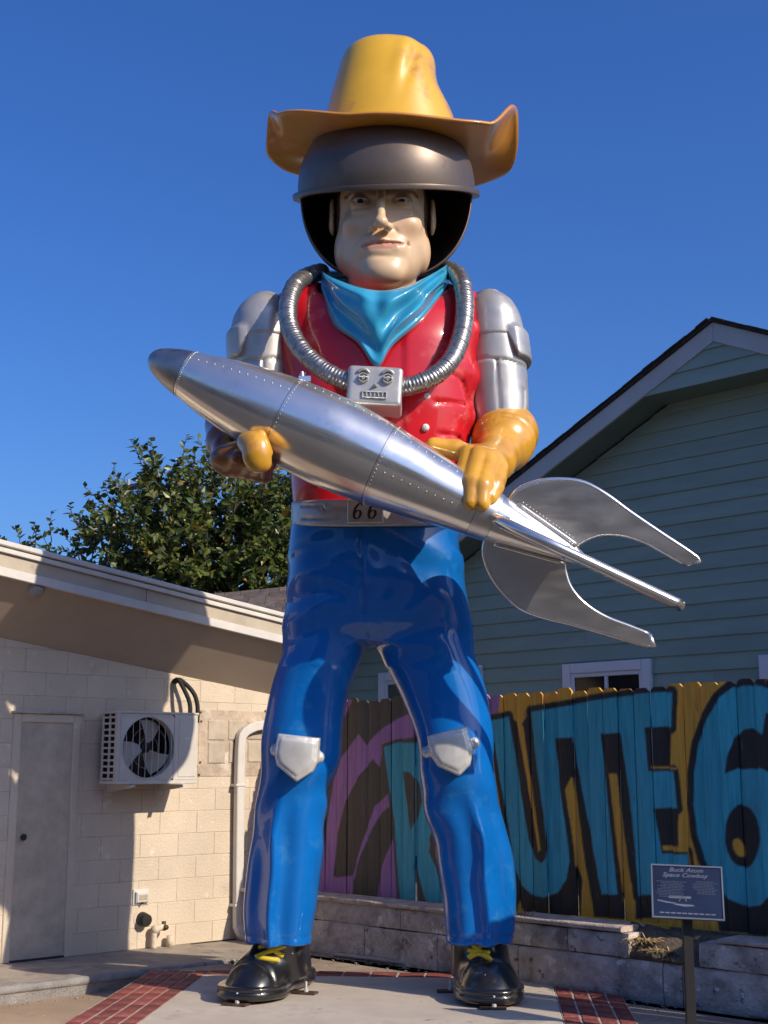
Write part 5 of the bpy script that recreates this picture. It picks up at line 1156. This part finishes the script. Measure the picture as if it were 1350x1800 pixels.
limbs.append(tube(catmull([tbase, tbase + (head_ - tbase) * .4 + [.1, .05, 0], tbase + (head_ - tbase) * .75 + [-.05, 0, 0], head_], 5), np.linspace(.17, .10, 16), 9))
lobes = [(300, 915, 0, .95), (420, 912, .3, 1.0), (480, 930, -.2, .8), (220, 950, .1, .72), (360, 985, -.5, 1.1), (280, 985, -.3, .8), (470, 990, .2, .9), (255, 885, .0, .42), (400, 862, .2, .5), (205, 1005, -.2, .55), (330, 1015, -.4, .7), (450, 1020, -.3, .7), (190, 985, .2, .5), (540, 930, .5, .9)]
tw_v, leaves, lcol = [], [], []
def leaf(p, d, n, L, col):
    s = np.cross(d, n); s /= np.linalg.norm(s) + 1e-9; w = L * .29; cup = n * L * .07; droop = -UP * L * .10
    b = len(leaves) * 6
    leaves.append([p, p + d * L * .33 - s * w + cup, p + d * L * .33 + s * w + cup, p + d * L * .36, p + d * L * .72 - s * w * .55 + cup * .6 + droop * .5, p + d * L + droop])
    leaves[-1].append(p + d * L * .72 + s * w * .55 + cup * .6 + droop * .5)
    lcol.append(col)
def lc():
    r = tr.uniform()
    if r < .018: return np.array([.42, .26, .03]) * tr.uniform(.8, 1.2)
    if r < .08: return np.array([.16, .15, .025]) * tr.uniform(.7, 1.2)
    return np.array([.09, .125, .024]) * tr.uniform(.45, 1.6) + np.array([.012, .006, 0]) * tr.uniform(0, 1.2)
def twig(p, d, L, nl, ls=.105):
    n = 6; P = [p]
    for i in range(n):
        d = d + tr.normal(size=3) * .16 + UP * .05; d /= np.linalg.norm(d); P.append(P[-1] + d * L / n)
    P = np.array(P); tw_v.append(tube(P, np.linspace(.009, .003, n + 1), 3, caps=False))
    for i in range(nl):
        t = (i + .5) / nl * .95 + .05; k = min(int(t * n), n - 1); q_ = P[k] + (P[k + 1] - P[k]) * (t * n - k); ax = (P[k + 1] - P[k]); ax /= np.linalg.norm(ax)
        r = tr.normal(size=3); r -= ax * r.dot(ax); r /= np.linalg.norm(r); dd = ax * .55 + r * .8 - UP * .12; dd /= np.linalg.norm(dd); nn_ = tr.normal(size=3) * .5 + UP * .7 + np.array([.25, -.4, 0]); nn_ -= dd * nn_.dot(dd); nn_ /= np.linalg.norm(nn_)
        leaf(q_, dd, nn_, ls * tr.uniform(.5, 1.4), lc())
for (lx, ly, ld, R) in lobes:
    c = tpx(lx, ly, ld)
    mid_ = (head_ + c) / 2 + tr.normal(size=3) * .15; limbs.append(tube(catmull([head_, mid_, c], 5), np.linspace(.07, .025, 11), 6))
    for _ in range(int(105 * R ** 2)):
        v = tr.normal(size=3); v /= np.linalg.norm(v); rr = R * tr.uniform(.25, 1.0) ** .6; p = c + v * rr * np.array([1, .9, .8])
        d = v * .8 + UP * .35 + tr.normal(size=3) * .3; d /= np.linalg.norm(d); twig(p, d, tr.uniform(.35, .6), int(tr.integers(14, 24)))
# loose shoots that break the outline
for (x, y, x2, y2) in ((85, 1000, 92, 880), (40, 990, 28, 912), (60, 990, 62, 905), (20, 980, -5, 925), (110, 1000, 135, 940), (140, 990, 140, 890), (165, 985, 160, 880), (170, 960, 168, 885), (268, 880, 277, 798), (255, 890, 250, 815), (300, 880, 312, 808), (350, 870, 352, 800), (372, 860, 370, 752), (225, 900, 218, 850), (390, 850, 405, 775), (120, 1010, 75, 930), (25, 1000, 60, 915)):
    a, b = tpx(x, y, tr.uniform(-.3, .3)), tpx(x2, y2, tr.uniform(-.3, .3)); L = np.linalg.norm(b - a); d = (b - a) / L
    n = 8; P = [a + d * L * i / n + tr.normal(size=3) * .02 for i in range(n + 1)]; tw_v.append(tube(P, np.linspace(.012, .003, n + 1), 3, caps=False))
    for i in range(int(L / .032)):
        t = tr.uniform(0, 1); k = min(int(t * n), n - 1); p = P[k] + (P[k + 1] - P[k]) * (t * n - k); r = tr.normal(size=3); r -= d * r.dot(d); r /= np.linalg.norm(r); dd = d * .6 + r * .8; dd /= np.linalg.norm(dd); nn_ = tr.normal(size=3) + UP * .6; nn_ -= dd * nn_.dot(dd); nn_ /= np.linalg.norm(nn_); leaf(p, dd, nn_, .10 * tr.uniform(.7, 1.2), lc())
V = np.array(leaves).reshape(-1, 3); nl = len(leaves); F = []
for i in range(nl): b = i * 7; F += [(b, b + 1, b + 3), (b, b + 3, b + 2), (b + 1, b + 4, b + 5, b + 3), (b + 3, b + 5, b + 6, b + 2)]
mk('trunk', *join(*limbs), M['bark'], tree, smooth=True)
crn = mk('crown', V, F, M['leaf'], tree, colors=np.repeat(np.array(lcol), 7, 0)); mk('twigs', *join(*tw_v), M['bark'], tree)['kind'] = 'stuff'
# ------------------------------------------------------------------ shingled roof of a farther building, and a utility pole
M['brsh'] = mat('brown_shingle', (.13, .10, .085), .9, var=.2, nscale=10, bump=.4, bscale=60, rnd=.2)
FY = 15.0
rh = thing('shingled_outbuilding', 'low outbuilding with grey brown shingle roof behind the block building', 'building', tuple(at(470, 1330, FY)))
p0, p1, p2 = at(378, 1042, FY), at(560, 1012, FY + 1.2), at(560, 1100, FY - .6)
ru = at(640, 1010, FY + 1.2) - at(380, 1036, FY + 1.2); ru[2] *= 1; ru /= np.linalg.norm(ru)
base = at(372, 1046, FY); slope = np.array([.25, -.86, -.40]); slope -= ru * slope.dot(ru); slope /= np.linalg.norm(slope); nrm = np.cross(ru, slope); nrm *= np.sign(nrm[2])
rf = mk('roof', [base, base + ru * 1.5, base + ru * 1.5 + slope * 1.9, base + slope * 1.9, base - nrm * .1, base + ru * 1.5 - nrm * .1, base + ru * 1.5 + slope * 1.9 - nrm * .1, base + slope * 1.9 - nrm * .1], [(3, 2, 1, 0), (4, 5, 6, 7), (0, 1, 5, 4), (1, 2, 6, 5), (2, 3, 7, 6), (3, 0, 4, 7)], M['brsh'], rh)
for r in range(13):
    c = -.1
    while c < 1.45:
        w_ = tr.uniform(.18, .32); mk('shingle', *prism(rect(max(c, 0) + .003, r * .14, min(c + w_, 1.5) - .003, r * .14 + .16), (base, ru, slope, nrm), .001 + .0, .012 + tr.uniform(0, .006), .002), M['brsh'], rf); c += w_
cb = base + ru * .75 + slope * .9; mk('wall', *box(cb[0] - .6, cb[1] - .4, LOW, cb[0] + .5, cb[1] + .5, cb[2] - .35), M['cream'], rh)
pb = at(262, 845, 40); pole = thing('utility_pole', 'distant wooden utility pole with crossarm half hidden by the tree', 'utility pole', (pb[0], pb[1], LOW))
mk('pole', *tube([(pb[0], pb[1], LOW), (pb[0], pb[1], pb[2] + .25)], [.16, .11], 10), M['bark'], pole, smooth=True); a = at(219, 857, 40); b = at(285, 851, 40); mk('crossarm', *tube([a, b], .10, 4), M['dark'], pole)
for t in (.1, .5, .9): p = a + (b - a) * t; mk('insulator', *tube([p, p + [0, 0, .25]], .05, 8), M['grey'], pole)
# ------------------------------------------------------------------ plaque on its post
M['plq'] = mat('navy_plaque', (.010, .022, .065), .4, coat=.1, var=.2, nscale=3, spec=.3)
M['plt'] = mat('plaque_print', (.13, .155, .21), .5, var=.1); M['plf'] = mat('plaque_print_faint', (.055, .075, .13), .5, var=.1)
SY = 8.35
sg = thing('info_plaque', 'navy blue information plaque on a black post before the mural', 'sign', tuple(at(1212, 1800, SY) * [1, 1, 0] + [0, 0, -.02]))
pc_ = at(1208, 1568, SY); tilt = math.radians(20)
er = np.array([math.cos(.06), -math.sin(.06) * 0, -.035]); er = np.array([.985, -.12, -.035]); er /= np.linalg.norm(er); eu_ = np.array([-.06, math.sin(tilt), math.cos(tilt)]); eu_ -= er * er.dot(eu_); eu_ /= np.linalg.norm(eu_); en_ = np.cross(er, eu_)
ks = np.linalg.norm(at(676, 1568, SY) - at(675, 1568, SY)); hw_, hh_ = 61 * ks, 49 * ks / math.cos(tilt) * .88
frQ = (pc_, er, eu_, en_)
pq = mk('plate', *prism(rect(-hw_, -hh_, hw_, hh_), frQ, -.012, 0, .002), M['plq'], sg)
for r in (rect(-hw_ - .004, -hh_ - .004, hw_ + .004, -hh_ + .006), rect(-hw_ - .004, hh_ - .006, hw_ + .004, hh_ + .004), rect(-hw_ - .004, -hh_ + .0065, -hw_ + .006, hh_ - .0065), rect(hw_ - .006, -hh_ + .0065, hw_ + .004, hh_ - .0065)): mk('frame_bar', *prism(r, frQ, -.02, .005, .001), M['plt'], pq)
pf = at(1212, 1800, SY); mk('post', *box(pc_[0] - .028, pc_[1] + .02, -.03, pc_[0] + .028, pc_[1] + .07, pc_[2] - .05, .002), M['dark'], sg); mk('backing', *prism(rect(-hw_ * .7, -hh_ * .7, hw_ * .7, hh_ * .7), frQ, -.03, -.0125), M['dark'], sg)
def text(s, cu, cv, size, m, shear=.35, wide=1.25):
    cu_ = bpy.data.curves.new('t', 'FONT'); cu_.body = s; cu_.size = size; cu_.align_x = 'CENTER'; cu_.shear = shear; cu_.offset = size * .012; cu_.resolution_u = 3
    o = bpy.data.objects.new('t', cu_); COL.objects.link(o); dg = bpy.context.evaluated_depsgraph_get(); me = o.evaluated_get(dg).to_mesh()
    V = [frQ[0] + er * (cu + v.co.x * wide) + eu_ * (cv + v.co.y) + en_ * .0015 for v in me.vertices]; F = [tuple(p.vertices) for p in me.polygons]
    bpy.data.objects.remove(o); mk('lettering', V, F, m, pq)
text('Buck Atom', -.02 * hw_, hh_ * .76, .036, M['plt']); text('Space Cowboy', -.06 * hw_, hh_ * .56, .036, M['plt'])
pr = np.random.default_rng(3); bars = []
for (u0, u1, v1, n) in ((-.88, .05, .36, 11), (.12, .92, .40, 9)):
    for i in range(n):
        a, b = u0 + pr.uniform(0, .18), u1 - pr.uniform(0, .22); v = v1 - i * .058; u = a
        while u < b: w_ = pr.uniform(.03, .09); bars.append(prism(rect(u * hw_, v * hh_, min(u + w_, b) * hw_, (v + .026) * hh_), frQ, .0003, .0012)); u += w_ + .02
mk('text_lines', *join(*bars), M['plf'], pq)['kind'] = 'stuff'
art = []
for P in ([(-.55, -.22), (-.5, -.17), (0.1, -.17), (.1, -.25), (-.5, -.26)], [(-.25, -.36), (-.21, -.26), (-.19, -.26), (-.22, -.36)], [(-.05, -.36), (-.07, -.26), (-.05, -.26), (-.02, -.36)], [(-.4, -.5), (-.3, -.46), (.15, -.48), (.2, -.53), (-.1, -.56)], [(-.85, -.33), (-.6, -.38), (-.3, -.44), (-.35, -.47), (-.62, -.44), (-.85, -.38)]):
    art.append(prism([(a * hw_, b * hh_) for a, b in P], frQ, .0003, .0012))
mk('picture_print', *join(*art), M['plt'], pq); mk('footer_print', *join(*[prism(rect((-.8 + .16 * i) * hw_, -.84 * hh_, (-.67 + .16 * i) * hw_, -.79 * hh_), frQ, .0003, .0012) for i in range(10)]), M['plt'], pq)['kind'] = 'stuff'
# ------------------------------------------------------------------ pipes along the garden wall, weeds, straw
cd = thing('ground_conduit', 'grey conduit pipe lying along the foot of the garden wall', 'pipe', tuple(atz(700, 1692)))
mk('pipe', *tube(catmull([atz(590, 1678) + [0, 0, .0], atz(660, 1688) + [0, 0, .01], atz(730, 1696), atz(800, 1705), atz(900, 1719), atz(1105, 1749), atz(1350, 1788)], 4), .018, 8), M['grey'], cd, smooth=True)
wp_ = thing('drain_pipe', 'short white plastic drain pipe end beside the weeds', 'pipe', tuple(atz(575, 1668)))
pp = [atz(535, 1662) + [0, 0, .03], atz(596, 1671) + [0, 0, .03]]; mk('pipe', *tube(pp, .026, 12), M['trimw'], wp_, smooth=True, sharp=50); mk('coupling', *tube([pp[1] - (pp[1] - pp[0]) * .12, pp[1]], .032, 12), M['trimw'], wp_, smooth=True, sharp=50)
M['weed'] = mat('weed_green', (.09, .14, .03), .6, var=.2, nscale=30); M['straw'] = mat('dry_straw', (.42, .30, .15), .8, var=.25, nscale=30)
gr = np.random.default_rng(11)
def tuft(nm, label, cat, centre, n, spread, hgt, m, group=None, flat=0.):
    V, F = [], []
    for i in range(n):
        a = gr.uniform(0, 6.28); r = spread * math.sqrt(gr.uniform()); p = centre + np.array([math.cos(a) * r, math.sin(a) * r * .7, 0]); d = np.array([math.cos(a), math.sin(a), 0]) * gr.uniform(.1, 1.0) + UP * gr.uniform(.4, 1.2) * (1 - flat) + gr.normal(size=3) * .25
        if flat: d[2] = abs(d[2]) * .4 + .05
        d /= np.linalg.norm(d); L = hgt * gr.uniform(.4, 1.1); s = np.cross(d, UP + gr.normal(size=3) * .3); s /= np.linalg.norm(s); w_ = .004 + .003 * gr.uniform(); k = len(V)
        q1 = p + d * L * .55; q2 = p + d * L + np.array([0, 0, -.25 * L])
        V += [p - s * w_, p + s * w_, q1 + s * w_ * .8, q1 - s * w_ * .8, q2]; F += [(k, k + 1, k + 2, k + 3), (k + 3, k + 2, k + 4)]
    o = mk(nm, V, F, m, loc=tuple(centre)); return setp(o, label, cat, group)
tuft('weed', 'small green weed tuft beside the white drain pipe', 'weed', atz(600, 1666), 70, .07, .14, M['weed'])
tuft('grass_tuft', 'low green grass tuft at the end of the walkway behind the boot', 'grass', atz(417, 1693), 60, .09, .06, M['weed'])
tuft('grass_tuft', 'tiny grass tuft where the brick border meets the walkway kerb', 'grass', atz(247, 1729, LOW), 30, .06, .05, M['weed'])
c = FA + fd * (e1 + .06) + UP * .36 - fn * .04
for i in range(3):
    tuft('dry_straw', ['thick heap of dry straw at the broken end of the cap slab', 'dry straw spilling down the gap in the garden wall', 'flattened dry straw at the bottom of the wall gap'][i], 'straw', c + fd * (.02 + .16 * i) + UP * (.03 - .05 * i) + fn * (.0 + .02 * i), 130 - 30 * i, .11, .09 - .02 * i, M['straw'], flat=.75)
tuft('dry_grass', 'little dry grass tuft growing on the garden wall cap', 'grass', FA + fd * (Gp(905, 1610)[0] + .04) + UP * .478 - fn * .05, 40, .07, .08, M['straw'])
V, F = [], []
for i in range(420):
    if i < 300: p = FA + fd * gr.uniform(-.6, 3.4) + fn * abs(gr.normal()) * .12 + fn * .02 + UP * -.018
    else: p = WA + wd * gr.uniform(-1.2, 1.2) + wnrm * (walkw + .06 + abs(gr.normal()) * .12) + UP * LOW
    r = gr.uniform(.003, .010); v, f = ico(p + UP * r * .4, r, (gr.uniform(.6, 1.6), gr.uniform(.6, 1.4), .6), 4); k = len(V); V += v.tolist(); F += [tuple(a + k for a in q_) for q_ in f]
setp(mk('grit', V, F, M['kerb'], loc=(0, 10, 0)), 'loose grit and pebbles along the foot of the garden wall and kerb', 'grit', kind='stuff')
# ------------------------------------------------------------------ off to the right, unseen: stepped block wall added to shade the boot
ws = thing('added_shade_wall', 'unseen stepped grey block wall added past the right edge to cast shade', 'wall', (3.0, 7.9, 0))
sdir = np.array([math.cos(SUN_AZ), -math.sin(SUN_AZ), 0]); sper = np.array([math.sin(SUN_AZ), math.cos(SUN_AZ), 0])
c0 = np.dot(sper, atz(800, 1757)); Ls = 2.9; org = sper * c0 + sdir * (np.dot(sdir, [.8, 9.6, 0]) + Ls); frK = (np.array([org[0], org[1], LOW]), sper, UP, -sdir)
hA = .70 + Ls * math.tan(SUN_EL); 
for (u0, u1, h) in ((0, .55, hA), (.56, 3.2, 1.72)):
    z = 0
    while z < h - .05:
        u = u0
        while u < u1 - .02: e = min(u + .4, u1); mk('block', *prism(rect(u + .004, z + .004, e - .004, min(z + .2, h) - .004 + LOW * 0), frK, -.2, 0, .006), M['oldc'], ws); u = e
        z += .2
# ------------------------------------------------------------------ the other side of the street, unseen: shopfronts added as dark reflections in paint and metal
M['sbrick'] = mat('storefront_brick', (.26, .15, .11), .9, var=.15, nscale=3, bump=.3)
M['sstone'] = mat('storefront_stone', (.42, .37, .30), .9, var=.1)
sx0 = -34.0
for k_, (w_, h_, m_, lab) in enumerate(((20, 6.5, 'sbrick', 'unseen two storey red brick shopfront added across the street for dark reflections, at left'), (17, 8.8, 'sstone', 'unseen tall pale stone shopfront added behind the viewpoint for dark reflections'), (24, 7.2, 'sbrick', 'unseen long red brick shopfront added across the street for dark reflections, at right'))):
    b_ = thing('added_storefront', lab, 'building', (sx0 + w_ / 2, -18, LOW))
    mk('wall', *box(sx0, -26, LOW, sx0 + w_ - .4, -14, h_), M[m_], b_); mk('cornice', *box(sx0 - .1, -14, h_ - .5, sx0 + w_ - .3, -13.7, h_ + .2), M['sstone' if k_ != 1 else 'sbrick'], b_)
    for st in range(2):
        for c_ in range(int(w_ // 3)):
            x_ = sx0 + 1.0 + c_ * 3; mk('window', *box(x_, -14.02, .6 + st * 3.2, x_ + 1.9, -13.95, 2.7 + st * 3.2), M['pane'], b_)
    sx0 += w_
